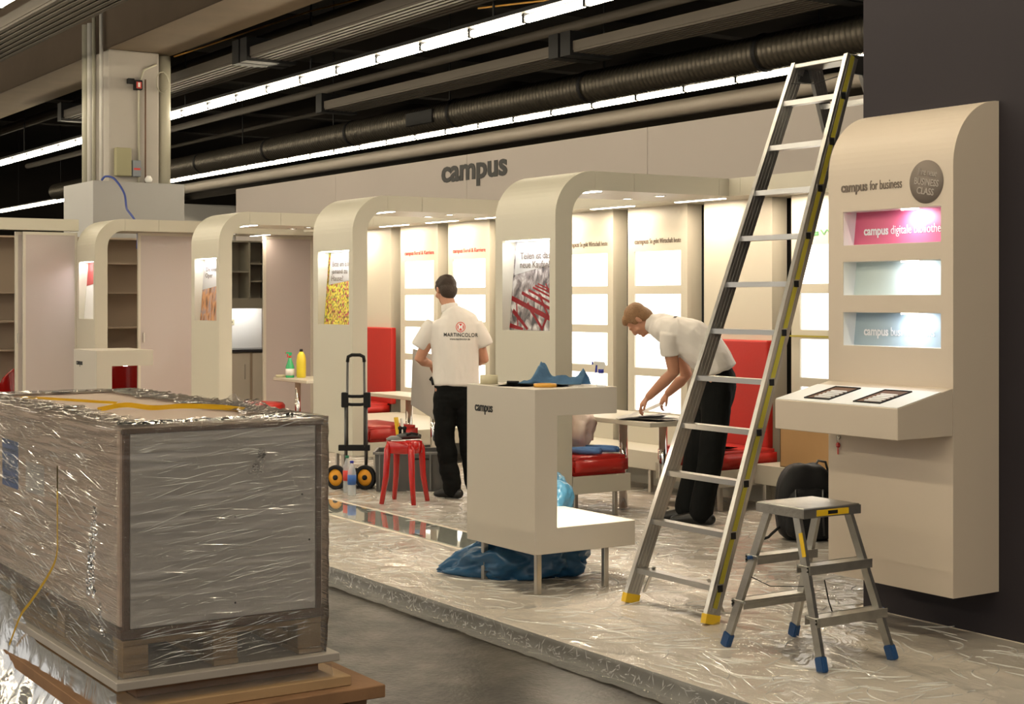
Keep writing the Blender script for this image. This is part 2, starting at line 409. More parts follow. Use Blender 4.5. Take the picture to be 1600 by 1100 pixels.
# ------------------------------------------------------------------ rounded portal arches
def portal(x1, w, yf, label, yend=8.068, seams=(7.126, 7.968), mw='white', zb=.205):
    x0 = x1-w; t = thing('portal_arch', label, 'arch', ((x0+x1)/2, yf, 0)); T = .15; Z = 2.58
    nx0, nx1 = x0+.1*w/.815, x0+.74*w/.815; n0, n1 = 1.39, 2.075
    bm = B(); yb = yf+T
    box(bm, x0, x1, yf, yb, zb, n0); box(bm, x0, nx0, yf, yb, n0, n1); box(bm, nx1, x1, yf, yb, n0, n1)
    box(bm, nx0, nx1, yb-.02, yb, n0, n1)
    ro, ri = .34, .20
    outer = arc(yf+ro, Z-ro, ro, 180, 90, 14); inner = arc(yb+ri, Z-.14-ri, ri, 90, 180, 10)
    ys = yf+ro+.02
    prof = [(yf, n1)]+outer+[(ys, Z), (ys, Z-.14)]+inner+[(yb, n1)]
    prism(bm, prof, x0, x1)
    bmesh.ops.remove_doubles(bm, verts=bm.verts, dist=1e-5)
    f = obj('arch_frame', bm, mw, t)
    cuts = [ys]+[s for s in seams]+[yend]
    for a, b in zip(cuts, cuts[1:]):
        obj('ceiling_panel', box(B(), x0, x1, a+.002, b-.002, Z-.14, Z), mw, t)
    obj('niche_lining', box(B(), nx0, nx1, yb-.024, yb-.02, n0, n1), 'nichew', t)
    # lamp in the niche
    obj('niche_lamp', box(B(), nx0+.02, nx1-.02, yf+.018, yf+.036, n1-.008, n1-.001), 'led', t)
    area('niche_light', ((nx0+nx1)/2, yf+.03, n1-.012), nx1-nx0-.04, .02, 2.2, (.98, .97, 1.0), rot=(math.radians(14), 0, 0))
    for px in (x0+.12, x1-.09):
        pass
    for lx, ly in ((x0+w/2, yb-.05),):
        obj('leg', bbox(lx-.022, lx+.022, ly-.0, ly+.044, 0, zb, .003, 1), 'steel', t)
    strip_light(t, x0+.08, x1-.08, 6.86, s=.75) if yf > 6 else None
    spot(t, x0+.15, 7.57); spot(t, x0+.57, 7.57)
    strip_light(t, x0+.08, x1-.08, 8.02, w=.04, s=.5) if yf < 6 else None
    return t, nx0, nx1, yf, n0, n1
def poster(t, nx0, nx1, yf, n0, n1, kind):
    """printed poster leaning in the niche: bottom near the front, top near the back"""
    yb0, yb1 = yf+.062, yf+.118
    H = n1-n0-.004; Wd = nx1-nx0-.01
    ang = math.atan2(yb1-yb0, H)
    Mx = Matrix.Translation((nx0+.005, yb0, n0+.002)) @ Matrix.Rotation(-ang, 4, 'X')   # local x across, z up, -y front
    def quadm(name, pts, m, off, parent):
        bm = B(); A = [bm.verts.new(Mx @ Vector((x*Wd, -off, z*H))) for x, z in pts]; bm.faces.new(A)
        bmesh.ops.solidify(bm, geom=bm.faces[:], thickness=.0006)
        return obj(name, bm, m, parent)
    bm = B(); box(bm, 0, Wd, 0, .004, 0, H*1.0, mtx=Mx)
    base = {'bike': 'greyprint', 'notes': 'notesprint', 'shop': 'shopprint', 'redtop': 'paper'}[kind]
    P = obj('poster', bm, base, t); P['label'] = {'bike': 'poster with red bicycles', 'notes': 'poster with yellow notes', 'shop': 'poster with brown blurred photo', 'redtop': 'white poster with red top'}[kind]
    if kind == 'bike':
        quadm('poster_header', [(.03, .62), (.60, .70), (1, .80), (1, 1), (.03, 1)][::1], 'paper', .0012, P)
        rr = random.Random(3)
        bars = [((0, .36), (1.0, .10), .055), ((.05, .22), (.40, .0), .05), ((0, .05), (.30, .0), .05), ((.22, .42), (1, .20), .035), ((.35, .30), (.72, .0), .045),
                ((.36, .45), (1, .27), .026), ((.45, .48), (1, .33), .022), ((.5, .50), (1, .38), .018), ((.60, .40), (.86, .12), .03), ((.78, .14), (.70, 0), .04),
                ((.72, .52), (.86, .36), .018), ((.8, .52), (1, .30), .025), ((.92, .5), (1, .44), .05), ((.12, .30), (.18, .05), .02), ((.55, .52), (.95, .42), .015), ((.97, .12), (.96, 0), .05)]
        for (a, b), (c, d), w in bars:
            nx, nz = -(d-b), (c-a); l = math.hypot(nx*Wd, nz*H); nx, nz = nx/l*w*.35, nz/l*w*.35
            q = [(min(1, max(0, x)), min(1, max(0, z))) for x, z in ((a-nx, b-nz), (c-nx, d-nz), (c+nx, d+nz), (a+nx, b+nz))]
            quadm('bicycle_print', q, 'redprint', .0010, P)
        for s, z in (('Teilen ist das', .80), ('neue Kaufen!', .70)):
            text('lettering', s, .072, 'textgrey', P, Mx @ Vector((.09, -.0035, z*H)), bold=.0004, width=.40 if z > .75 else .40, ext=.0005)
    elif kind == 'notes':
        quadm('poster_header', [(.06, .545), (1, .62), (1, 1), (.06, 1)], 'paper', .0012, P)
        quadm('poster_border', [(.0, .5), (.05, .55), (.05, 1), (.0, 1)], 'notesprint', .0014, P)
        for s, z, w in (('Bitte um Eltern', .80, .42), ('jemand zu', .70, .32), ('Hause?', .60, .24)):
            text('lettering', s, .07, 'textgrey', P, Mx @ Vector((.09, -.0035, z*H)), bold=0, width=w, ext=.0005)
    elif kind == 'shop':
        quadm('poster_header', [(.0, .50), (1, .585), (1, 1), (.0, 1)], 'paper', .0012, P)
        for s, z, w in (('Die kleine', .80, .36), ('Oper', .70, .2)):
            text('lettering', s, .07, 'textgrey', P, Mx @ Vector((.07, -.0035, z*H)), bold=0, width=w, ext=.0005)
    else:
        quadm('poster_header', [(.0, .58), (.85, .64), (1, .75), (1, 1), (.0, 1)], 'redprint2', .0012, P)
    return P
# print materials
def print_mat(name, kind):
    m = mat(name, (.5, .5, .5), .45); nt = m.node_tree; N = nt.nodes; L = nt.links; b = N['Principled BSDF']
    tc = N.new('ShaderNodeTexCoord'); mp = N.new('ShaderNodeMapping'); L.new(tc.outputs['Object'], mp.inputs[0])
    r = N.new('ShaderNodeValToRGB'); cr = r.color_ramp
    if kind == 'notes':
        mp.inputs['Scale'].default_value = (11, 1, 8.5)
        v = N.new('ShaderNodeTexVoronoi'); v.distance = 'CHEBYCHEV'; L.new(mp.outputs[0], v.inputs['Vector'])
        sp = N.new('ShaderNodeSeparateColor'); L.new(v.outputs['Color'], sp.inputs[0]); L.new(sp.outputs[0], r.inputs['Fac'])
        cr.interpolation = 'CONSTANT'
        cols = [(0, (.75, .62, .05)), (.35, (.80, .72, .10)), (.55, (.70, .28, .12)), (.66, (.62, .06, .12)), (.76, (.80, .70, .08)), (.93, (.35, .55, .12))]
        mx = N.new('ShaderNodeMix'); mx.data_type = 'RGBA'; mx.blend_type = 'MULTIPLY'; mx.inputs['Factor'].default_value = 1
        r2 = N.new('ShaderNodeValToRGB'); r2.color_ramp.elements[0].position = .30; r2.color_ramp.elements[0].color = (1, 1, 1, 1)
        r2.color_ramp.elements[1].position = .62; r2.color_ramp.elements[1].color = (.22, .12, .05, 1)
        L.new(v.outputs['Distance'], r2.inputs['Fac']); L.new(r.outputs[0], mx.inputs['A']); L.new(r2.outputs[0], mx.inputs['B'])
        L.new(mx.outputs['Result'], b.inputs['Base Color'])
    elif kind == 'shop':
        mp.inputs['Scale'].default_value = (13, 1, 4)
        n = N.new('ShaderNodeTexNoise'); n.inputs['Scale'].default_value = 1.2; n.inputs['Detail'].default_value = 3; L.new(mp.outputs[0], n.inputs['Vector'])
        L.new(n.outputs['Fac'], r.inputs['Fac']); L.new(r.outputs[0], b.inputs['Base Color'])
        cols = [(.3, (.03, .04, .03)), (.42, (.30, .12, .05)), (.5, (.55, .28, .12)), (.58, (.22, .20, .25)), (.7, (.6, .3, .1))]
    else:
        mp.inputs['Scale'].default_value = (16, 1, 11)
        n = N.new('ShaderNodeTexNoise'); n.inputs['Scale'].default_value = 1; n.inputs['Detail'].default_value = 3; n.inputs['Distortion'].default_value = .6; L.new(mp.outputs[0], n.inputs['Vector'])
        L.new(n.outputs['Fac'], r.inputs['Fac']); L.new(r.outputs[0], b.inputs['Base Color'])
        cols = [(.35, (.05, .045, .05)), (.47, (.20, .17, .17)), (.55, (.34, .31, .31)), (.66, (.62, .60, .60))]
    while len(cr.elements) < len(cols): cr.elements.new(.5)
    for e, (p, c) in zip(cr.elements, cols): e.position = p; e.color = c+(1,)
    return m
M['greyprint'] = print_mat('grey photographic print', 'grey'); M['notesprint'] = print_mat('sticky notes print', 'notes')
M['shopprint'] = print_mat('brown photographic print', 'shop')
M['redprint'] = mat('red print', (.42, .02, .03), .4, var=.25, vscale=30); M['redprint2'] = mat('light red print', (.75, .16, .15), .5)
a3 = portal(-9.23, .815, 6.4, 'rounded ivory arch with the red bicycle poster behind the white counter'); poster(*a3, 'bike')
a2 = portal(-12.455, .815, 6.4, 'rounded ivory arch with the yellow notes poster behind the hand truck'); poster(*a2, 'notes')
a1 = portal(-15.59, .80, 6.4, 'rounded ivory arch with the brown poster, second from the left'); poster(*a1, 'shop')
a0 = portal(-17.83, .70, 5.77, 'leftmost rounded ivory arch with the small red and white poster', yend=8.75, seams=(6.55,)); poster(*a0, 'redtop')

# ------------------------------------------------------------------ storage room on the left
st = struct('trim_1', box(B(), -18.70, -18.54, 3.4, 5.80, 2.455, 2.595), 'white', 'ivory fascia above the sliding panels')
def leaf(n, y0, y1, x, label, handle=None):
    t = thing('sliding_panel', label, 'sliding door', (x, (y0+y1)/2, 0))
    obj('pane', box(B(), x-.012, x+.012, y0+.03, y1-.03, .03, 2.40), 'frost', t)
    bm = B(); box(bm, x-.02, x+.02, y0, y0+.032, 0, 2.435); box(bm, x-.02, x+.02, y1-.032, y1, 0, 2.435)
    box(bm, x-.02, x+.02, y0+.032, y1-.032, 0, .03); box(bm, x-.02, x+.02, y0+.032, y1-.032, 2.40, 2.435)
    obj('panel_frame', bm, 'frame', t)
    if handle: obj('handle', bbox(x+.02, x+.032, handle-.012, handle+.012, 1.10, 1.22, .003, 1), 'steel', t)
leaf(1, 5.135, 5.79, -18.58, 'frosted sliding panel left of the leftmost arch')
leaf(1, 5.06, 5.75, -18.64, 'frosted sliding panel set just behind the leftmost one', 5.095)
leaf(2, 6.40, 7.40, -18.15, 'frosted sliding panel seen through the leftmost arch', 6.47)
leaf(3, 8.05, 8.74, -18.15, 'frosted sliding panel seen through the brown poster arch')
def bookcase(y0, y1, zs, label, x=-19.45, dep=.36):
    t = thing('shelf_unit', label, 'shelf', (x, (y0+y1)/2, 0))
    obj('back_board', box(B(), x-dep-.02, x-dep, y0, y1, 0, 2.42), 'shelf', t)
    for yy in (y0, y1-.02): obj('side_board', box(B(), x-dep, x, yy, yy+.02, 0, 2.42), 'shelf', t)
    for z in zs: obj('shelf_board', box(B(), x-dep, x-.003, y0+.02, y1-.02, z-.022, z), 'shelf', t)
bookcase(5.95, 7.5, [2.10, 1.72, 1.27, .97, .45, 2.42], 'beige open shelf unit seen through the leftmost arch')
bookcase(3.9, 5.6, [1.72, 1.36, 1.0, .5, 2.42], 'beige open shelf unit at the left edge of the photo')
# kitchenette
kt = thing('upper_cabinet', 'grey open kitchen cabinet above the white splashback', 'cabinet', (-19.6, 8.3, 1.6))
obj('back_board', box(B(), -19.86, -19.84, 7.75, 8.78, 1.62, 2.42), 'cabgrey', kt)
for yy in (7.75, 8.43, 8.76): obj('divider', box(B(), -19.84, -19.48, yy, yy+.022, 1.62, 2.42), 'cabgrey', kt)
for z in (1.62, 2.40): obj('shelf_board', box(B(), -19.84, -19.48, 7.772, 8.76, z, z+.02), 'cabgrey', kt)
obj('shelf_board', box(B(), -19.84, -19.49, 7.772, 8.43, 1.99, 2.01), 'cabgrey', kt)
for z in (1.86, 2.10): obj('shelf_board', box(B(), -19.84, -19.49, 8.452, 8.76, z, z+.02), 'cabgrey', kt)
obj('valance', box(B(), -19.50, -19.47, 7.75, 8.78, 1.50, 1.62), 'cabgrey', kt)
obj('under_lamp', box(B(), -19.70, -19.62, 7.8, 8.7, 1.60, 1.618), 'led', kt)
area('under_lamp_light', (-19.66, 8.25, 1.59), .06, .9, 2.6, (.9, .95, 1.0))
sb = tag(obj('splashback', box(B(), -19.90, -19.87, 7.4, 8.79, .95, 1.62), 'nichew', base=(-19.88, 8.1, .95)), 'white splashback with sockets above the dark worktop', 'splashback')
for yy in (7.98, 8.20, 8.30):
    s_ = obj('socket', bbox(-19.868, -19.858, yy, yy+.08, 1.27, 1.35, .004, 1), 'masking', sb)
    obj('socket_hole', box(B(), -19.858, -19.855, yy+.03, yy+.05, 1.30, 1.32), 'black', s_)
kb = thing('base_cabinet', 'beige kitchen base cabinet with a dark worktop', 'cabinet', (-19.55, 8.2, 0))
obj('cabinet_body', box(B(), -19.86, -19.30, 7.70, 8.79, .08, .91), 'shelf', kb)
for y0 in (7.98, 8.40):
    d = obj('door', bbox(-19.30, -19.28, y0, y0+.38, .10, .90, .004, 1), 'frame', kb)
    obj('handle', bbox(-19.28, -19.265, y0+.30, y0+.315, .55, .75, .003, 1), 'steel', d)
obj('worktop', bbox(-19.87, -19.26, 7.68, 8.79, .912, .95, .005, 1), 'worktop', kb)

# ------------------------------------------------------------------ red plastic shell chairs in the storage room, pouf
def shell_chair(loc, rz, label):
    t = thing('shell_chair', label, 'chair', loc, rz); R_ = wm(t)
    bm = B(); n = 14; vs = []
    for j in range(9):
        v = j/8; row = []
        for i in range(n+1):
            a = PI*(1.15*i/n-.075); r = .24+.03*v
            hz = .44+v*(.34*math.sin(max(0, min(PI, a)))**.6+.06)
            row.append(bm.verts.new((r*math.cos(a)*(1+.05*v), .02+r*math.sin(a), hz)))
        vs.append(row)
    for a, b in zip(vs, vs[1:]):
        for i in range(n): bm.faces.new((a[i], a[i+1], b[i+1], b[i]))
    bmesh.ops.solidify(bm, geom=bm.faces[:], thickness=.014)
    obj('backrest', bm, 'redplastic', t, True, local=True)
    bm = B(); lathe(bm, [(.0, .43), (.2, .425), (.25, .44), (.25, .46), (.2, .455), (0, .45)], seg=24); obj('seat', bm, 'redplastic', t, True, local=True)
    for sx in (-1, 1):
        for sy in (-1, 1): obj('leg', tube(B(), [(sx*.14, sy*.14, .43), (sx*.2, sy*.2, 0)], .011, 8), 'chrome', t, local=True)
shell_chair((-18.85, 6.52, 0), 1.2, 'glossy red shell chair under the left counter arm')
shell_chair((-18.98, 5.1, 0), .4, 'glossy red shell chair at the left edge of the photo')
shell_chair((-18.98, 4.35, 0), 2.4, 'second glossy red shell chair half hidden at the left edge')

# ------------------------------------------------------------------ white counters
def counter(loc, label, base_name='counter'):
    x1, y0 = loc; t = thing('display_counter', label, 'counter', (x1-.37, y0+.3, 0)); x0 = x1-.71
    prof = [(y0, .23), (y0+.69, .23), (y0+.69, .37), (y0+.15, .37), (y0+.15, .985), (y0+.56, .985), (y0+.56, 1.135), (y0, 1.135)]
    bm = B(); prism(bm, prof, x0, x1); bmesh.ops.bevel(bm, geom=bm.edges[:], offset=.0025, segments=1, affect='EDGES')
    obj('counter_body', bm, 'counter', t)
    for lx, ly in ((x1-.06, y0+.06), (x0+.10, y0+.06), (x1-.06, y0+.52), (x0+.10, y0+.52)):
        obj('leg', bbox(lx-.016, lx+.016, ly-.016, ly+.016, 0, .23, .003, 1), 'steel', t)
    obj('under_lamp', box(B(), x0+.1, x1-.1, y0+.30, y0+.34, .979, .985), 'led', t)
    area('under_lamp_light', (x1-.355, y0+.34, .972), .5, .04, 12, (1, .86, .68))
    text('lettering', 'campus', .075, 'textblack', t, (x0+.09, y0-.0015, .985), bold=.0012, width=.19)
    return t
c1 = counter((-6.946, 4.68), 'white C-shaped counter with campus lettering carrying tape and cloths')
c2 = dup(c1, (-14.414-.37, 4.98, 0), label='white C-shaped counter in front of the leftmost arch')

# ------------------------------------------------------------------ kiosk on the dark wall
kx0, kx1, ky = -5.722, -4.908, 5.675
ks = thing('information_kiosk', 'tall ivory wall kiosk with rounded top and three lit signs on the dark wall', 'kiosk', ((kx0+kx1)/2, 5.84, .22))
bm = B(); WZ = [(1.90, 2.072), (1.648, 1.818), (1.394, 1.563)]; a, b = -5.62, -4.982
zc = 2.26
box(bm, kx0, kx1, ky, 5.998, .222, 1.394)
for z0, z1 in ((1.563, 1.648), (1.818, 1.90), (2.072, zc)): box(bm, kx0, kx1, ky, 5.998, z0, z1)
for z0, z1 in WZ:
    box(bm, kx0, a, ky, 5.998, z0, z1); box(bm, b, kx1, ky, 5.998, z0, z1); box(bm, a, b, ky+.13, 5.998, z0, z1)
prism(bm, [(ky, zc)]+[(5.998-.323*math.cos(math.radians(q)), zc+.322*math.sin(math.radians(q))) for q in range(0, 91, 5)]+[(5.998, zc)], kx0, kx1)
bmesh.ops.remove_doubles(bm, verts=bm.verts, dist=1e-5)
obj('kiosk_body', bm, 'kiosk', ks)
for (z0, z1), sm, tx in zip(WZ, ('pink', 'aqua', 'slate'), ('digitale bibliothek', '', 'business books')):
    sp_ = B(); box(sp_, a+.0, b, ky+.115, ky+.12, z0, z1, mtx=None)
    # sign leans back slightly
    s0 = ky+.075
    bmm = B(); H = z1-z0
    Mx = Matrix.Translation((a+.002, s0, z0+.001)) @ Matrix.Rotation(-.12, 4, 'X')
    box(bmm, 0, b-a-.004, 0, .004, 0, H*.99, mtx=Mx)
    sp_.free()
    sg = obj('sign', bmm, sm, ks); sg['label'] = {'pink': 'pink lit sign', 'aqua': 'blank pale lit sign', 'slate': 'pale blue grey lit sign'}[sm]
    if tx:
        text('lettering', 'campus', .062, 'textwhite', sg, Mx @ Vector((.065, -.002, .052)), bold=.0018, width=.165, ext=.0004)
        text('lettering', tx, .062, 'textwhite', sg, Mx @ Vector((.245, -.002, .052)), bold=0, width=.345 if sm == 'pink' else .28, ext=.0004)
    wl = B()
    box(wl, a, a+.002, ky+.004, ky+.128, z0, z1); box(wl, b-.002, b, ky+.004, ky+.128, z0, z1)
    box(wl, a, b, ky+.004, ky+.128, z1-.002, z1); box(wl, a, b, ky+.004, ky+.128, z0, z0+.0015)
    obj('sign_box_lining', wl, 'nichew', ks)
    obj('sign_lamp', box(B(), -5.25, -5.15, ky+.02, ky+.035, z1-.009, z1-.002), 'led', ks)
    area('sign_light', (-5.20, ky+.03, z1-.014), .09, .02, 1.05, (.82, .88, 1.0), rot=(math.radians(22), 0, 0))
text('lettering', 'campus', .068, 'textgrey', ks, (-5.632, ky-.0015, 2.172), bold=.0018, width=.18)
text('lettering', 'for business', .068, 'textgrey', ks, (-5.435, ky-.0015, 2.172), bold=0, width=.21)
bm = B(); lathe(bm, [(.0, 0), (.104, 0), (.104, .003), (0, .003)], seg=40); bm.transform(Matrix.Translation((-5.07, ky, 2.19)) @ Matrix.Rotation(PI/2, 4, 'X'))
bd = obj('badge', bm, 'badge', ks); bd['label'] = 'round grey badge'
for s, dz, w in (('Ihre neue', .045, .115), ('BUSINESS', -.002, .15), ('CLASS', -.045, .105)):
    text('lettering', s, .046, 'badgetext', bd, (-5.07+(dz+.002)*.16, ky-.0045, 2.175+dz), rot=(PI/2, math.radians(-9), 0), bold=.0003, width=w, align='CENTER')
# shelf of the kiosk
y1 = 5.303
sh = B(); pr_ = [(ky, .985), (ky, 1.21), (y1, 1.128), (y1, .982)]
prism(sh, pr_, kx0+.002, kx1-.002)
bmesh.ops.bevel(sh, geom=sh.edges[:], offset=.003, segments=1, affect='EDGES')
shf = obj('shelf', sh, 'kiosk', ks); shf['label'] = 'projecting sloped shelf'
ang = math.atan2(.082, ky-y1)
Mt = Matrix.Translation((kx0, y1, 1.128)) @ Matrix.Rotation(ang, 4, 'X')
obj('shelf_top', box(B(), .004, .81, .004, .30, .0, .003, mtx=Mt), 'whitetop' if 'whitetop' in M else 'nichew', shf)['label'] = 'shelf top whitened for the sign light'  # white colour stands in for the sign light on the shelf
for x in (.17, .50):
    fr = B(); X0, X1, Y0, Y1 = x, x+.16, .05, .26
    box(fr, X0, X1, Y0, Y1, .0031, .0050, mtx=Mt); tr = obj('tray', fr, 'traybrown' if 'traybrown' in M else 'woodedge', shf); tr['label'] = 'dark recessed tray'
    rim = B()
    for q in ((X0-.006, X0, Y0, Y1), (X1, X1+.006, Y0, Y1), (X0-.006, X1+.006, Y0-.006, Y0), (X0-.006, X1+.006, Y1, Y1+.006)): box(rim, *q, .003, .009, mtx=Mt)
    obj('tray_rim', rim, 'black', tr)
    for k in range(5):
        yy = .065+k*.028
        obj('card', bbox(X0+.045, X1-.012, yy, yy+.012, .005, .011, .001, 1, mtx=Mt), 'paper', tr)
lk = B(); lathe(lk, [(0, 0), (.011, 0), (.011, .008), (0, .008)], seg=14); lk.transform(Matrix.Translation((-5.647, ky, .925)) @ Matrix.Rotation(PI/2, 4, 'X'))
obj('lock', lk, 'steel', ks)
kk = thing('key', 'small red-headed key hanging from the kiosk lock', 'key', (-5.647, ky-.012, .90))
bm = B(); lathe(bm, [(0, 0), (.014, 0), (.014, .004), (0, .004)], seg=14); bm.transform(Matrix.Translation((-5.647, ky-.006, .885)) @ Matrix.Rotation(PI/2, 4, 'X')); obj('key_head', bm, 'redplastic', kk)
obj('key_blade', box(B(), -5.650, -5.644, ky-.010, ky-.007, .838, .875), 'redlabel', kk)
obj('key_ring', tube(B(), [(-5.647, ky-.008, .898), (-5.655, ky-.010, .908), (-5.647, ky-.008, .918), (-5.639, ky-.010, .908), (-5.647, ky-.008, .898)], .0012, 6), 'steel', kk)

# ------------------------------------------------------------------ tall A-frame ladder
ld = thing('stepladder', 'tall aluminium double ladder with yellow side strip and yellow feet', 'ladder', (-6.23, 5.6, 0))
def stile(p, q, parent, strip=None, name='stile'):
    bm = B(); bar(bm, p, q, .028, .085, up=(0, -1, .3)); o = obj(name, bm, 'alu', parent)
    gr = B()
    for off in (-.022, 0, .022):
        m_, l_ = frame_m(p, q, (0, -1, .3)); box(gr, .0139, .0150, .04, l_-.03, off-.003, off+.003, 0, m_); box(gr, -.0150, -.0139, .04, l_-.03, off-.003, off+.003, 0, m_)
    obj('groove', gr, 'ladderslot', o)
    return o
def lad_section(y0, y1, zt, wb, wt, xc, front):
    P = lambda s, u: Vector((xc+s*(wb+(wt-wb)*u)/2, y0+(y1-y0)*u, zt*u+.02*(1-u)))
    for s in (-1, 1):
        o = stile(P(s, 0), P(s, 1), ld)
        f = B(); bar(f, P(s, 0)+Vector((0, 0, -.018)), P(s, .010), .038, .093, up=(0, -1, .3)); obj('foot', f, 'yellow', ld)['label'] = 'yellow rubber foot'
        if front and s == 1:
            m_, l_ = frame_m(P(s, .02), P(s, 1), (0, -1, .3))
            obj('side_strip', box(B(), .0150, .0162, 0, l_, -.014, .014, 0, m_) if P(1, 0).x > P(-1, 0).x and m_.col[0][0] > 0 else box(B(), -.0162, -.0150, 0, l_, -.014, .014, 0, m_), 'yellowtape', ld)['label'] = 'yellow strip'
    n = 11
    for k in range(n):
        u = (.155+k*.257)/2.95
        a_, b_ = P(-1, u), P(1, u)
        bm = B(); bar(bm, a_, b_, .062 if front else .03, .028)
        obj('rung', bm, 'alu', ld)
        if front:
            cb = B(); c_ = P(1, u)
            box(cb, c_.x+.012, c_.x+.019, c_.y-.016, c_.y+.016, c_.z-.017, c_.z+.017); obj('rung_cap', cb, 'black', ld)
            fr = B(); box(fr, c_.x+.0125, c_.x+.0165, c_.y-.022, c_.y+.022, c_.z-.023, c_.z+.023); obj('rung_cap_frame', fr, 'alu', ld)
    return P
Pf = lad_section(5.03, 6.14, 2.955, .655, .41, -6.225, True)
Pr = lad_section(7.36, 6.24, 2.955, .655, .36, -6.225, False)
obj('top_bar', bbox(-6.43, -6.02, 6.10, 6.26, 2.935, 2.962, .004, 1), 'alu', ld)
for s in (-1, 1):
    obj('hinge', bbox(-6.225+s*.205-.012, -6.225+s*.205+.012, 6.12, 6.28, 2.86, 2.965, .006, 1), 'darkmetal', ld)
for s in (-1, 1):
    p = Pf(s, .055)
    obj('brace', bar(B(), p+Vector((0, .03, -.13)), p+Vector((-s*.10, .02, .02)), .018, .008), 'alu', ld)
obj('guard_cord', tube(B(), [(-6.42, 6.08, 2.85), (-6.225, 6.07, 2.825), (-6.03, 6.08, 2.85)], .0025, 6), 'black', ld)

# ------------------------------------------------------------------ small double-sided step ladder
sl = thing('step_stool_ladder', 'small worn aluminium step ladder with blue feet in the foreground', 'step ladder', (-5.17, 5.0, 0))
ft = {(-1, -1): (-5.486, 4.776), (-1, 1): (-5.47, 5.19), (1, -1): (-4.861, 4.785), (1, 1): (-4.865, 5.225)}
TOPX = .10; TZ = .685
def lp(sx, sy, u):
    f = ft[(sx, sy)]; t_ = (-5.172+sx*TOPX*.85, 5.0+sy*.155)
    return Vector((f[0]+(t_[0]-f[0])*u, f[1]+(t_[1]-f[1])*u, .01+(TZ-.01)*u))
for (sx, sy) in ft:
    bm = B(); bar(bm, lp(sx, sy, .03), lp(sx, sy, .985), .040, .020, up=(0, -1, 0)); lg = obj('leg', bm, 'alu_worn', sl)
    bm = B(); bar(bm, lp(sx, sy, -.012), lp(sx, sy, .085), .050, .034, up=(0, -1, 0)); bmesh.ops.bevel(bm, geom=bm.edges[:], offset=.005, segments=2, affect='EDGES')
    obj('rubber_foot', bm, 'blueplastic', lg)['label'] = 'blue rubber foot'
for sx in (-1, 1):
    for u in (.31, .63):
        a_, b_ = lp(sx, -1, u), lp(sx, 1, u)
        st_ = obj('step', bbox(min(a_.x, b_.x)-.04, max(a_.x, b_.x)+.04, a_.y-.012, b_.y+.012, a_.z-.004, a_.z+.010, .003, 1), 'alu_worn', sl)
        fr_ = B()
        for dx in (-.042, .038): box(fr_, (a_.x+b_.x)/2+dx, (a_.x+b_.x)/2+dx+.004, a_.y-.016, b_.y+.016, a_.z-.028, a_.z+.012)
        obj('step_edge', fr_, 'alu_worn', st_)
        rv = B()
        for yy in (a_.y-.018, b_.y+.012):
            for dz in (-.016, .0): lathe(rv, [(0, 0), (.004, 0), (.004, .005), (0, .005)], (a_.x+sx*.03, yy, a_.z+dz), 8)
        obj('bolt', rv, 'black', st_)
    for yy in (-1, 1):
        q = lp(sx, yy, .31 if yy > 0 else .63)
        if (sx, yy) in ((1, 1), (-1, -1)): obj('end_plug', bbox(q.x-.008, q.x+.008, q.y+yy*.022-.014, q.y+yy*.022+.014, q.z-.008, q.z+.008, .003, 1), 'blueplastic', sl)['label'] = 'blue end plug'
tp = obj('top_plate', bbox(-5.172-.155, -5.172+.155, 4.825, 5.175, TZ-.004, TZ+.010, .004, 1), 'alu_worn', sl)
bm = B()
for x in (-.157, .151): box(bm, -5.172+x, -5.172+x+.006, 4.822, 5.178, TZ-.036, TZ+.004)
for y in (4.822, 5.172): box(bm, -5.172-.15, -5.172+.15, y, y+.006, TZ-.036, TZ+.004)
obj('top_rim', bm, 'alu_worn', tp)
obj('warning_label', box(B(), -5.172+.1571, -5.172+.1582, 4.90, 5.10, TZ-.030, TZ-.002), 'yellow', tp)['label'] = 'yellow warning label'
obj('warning_mark', box(B(), -5.172+.1583, -5.172+.159, 4.97, 5.03, TZ-.024, TZ-.008), 'black', tp)
obj('side_label', bar(B(), lp(1, -1, .70)+Vector((.013, -.0105, 0)), lp(1, -1, .85)+Vector((.013, -.0105, 0)), .022, .004, up=(0, -1, 0)), 'yellow', sl)['label'] = 'yellow side label'
obj('safety_cord', tube(B(), [lp(-1, -1, .5), lp(-1, -1, .5)+Vector((.12, .03, -.035)), lp(1, -1, .5)+Vector((-.05, .02, .0)), lp(1, -1, .5)], .002, 6), 'black', sl)
obj('safety_cord', tube(B(), [lp(1, -1, .54)+Vector((0, .1, 0)), lp(1, -1, .5)+Vector((-.0, .12, -.07)), lp(1, -1, .42)+Vector((-.02, .15, -.07))], .003, 6), 'black', sl)

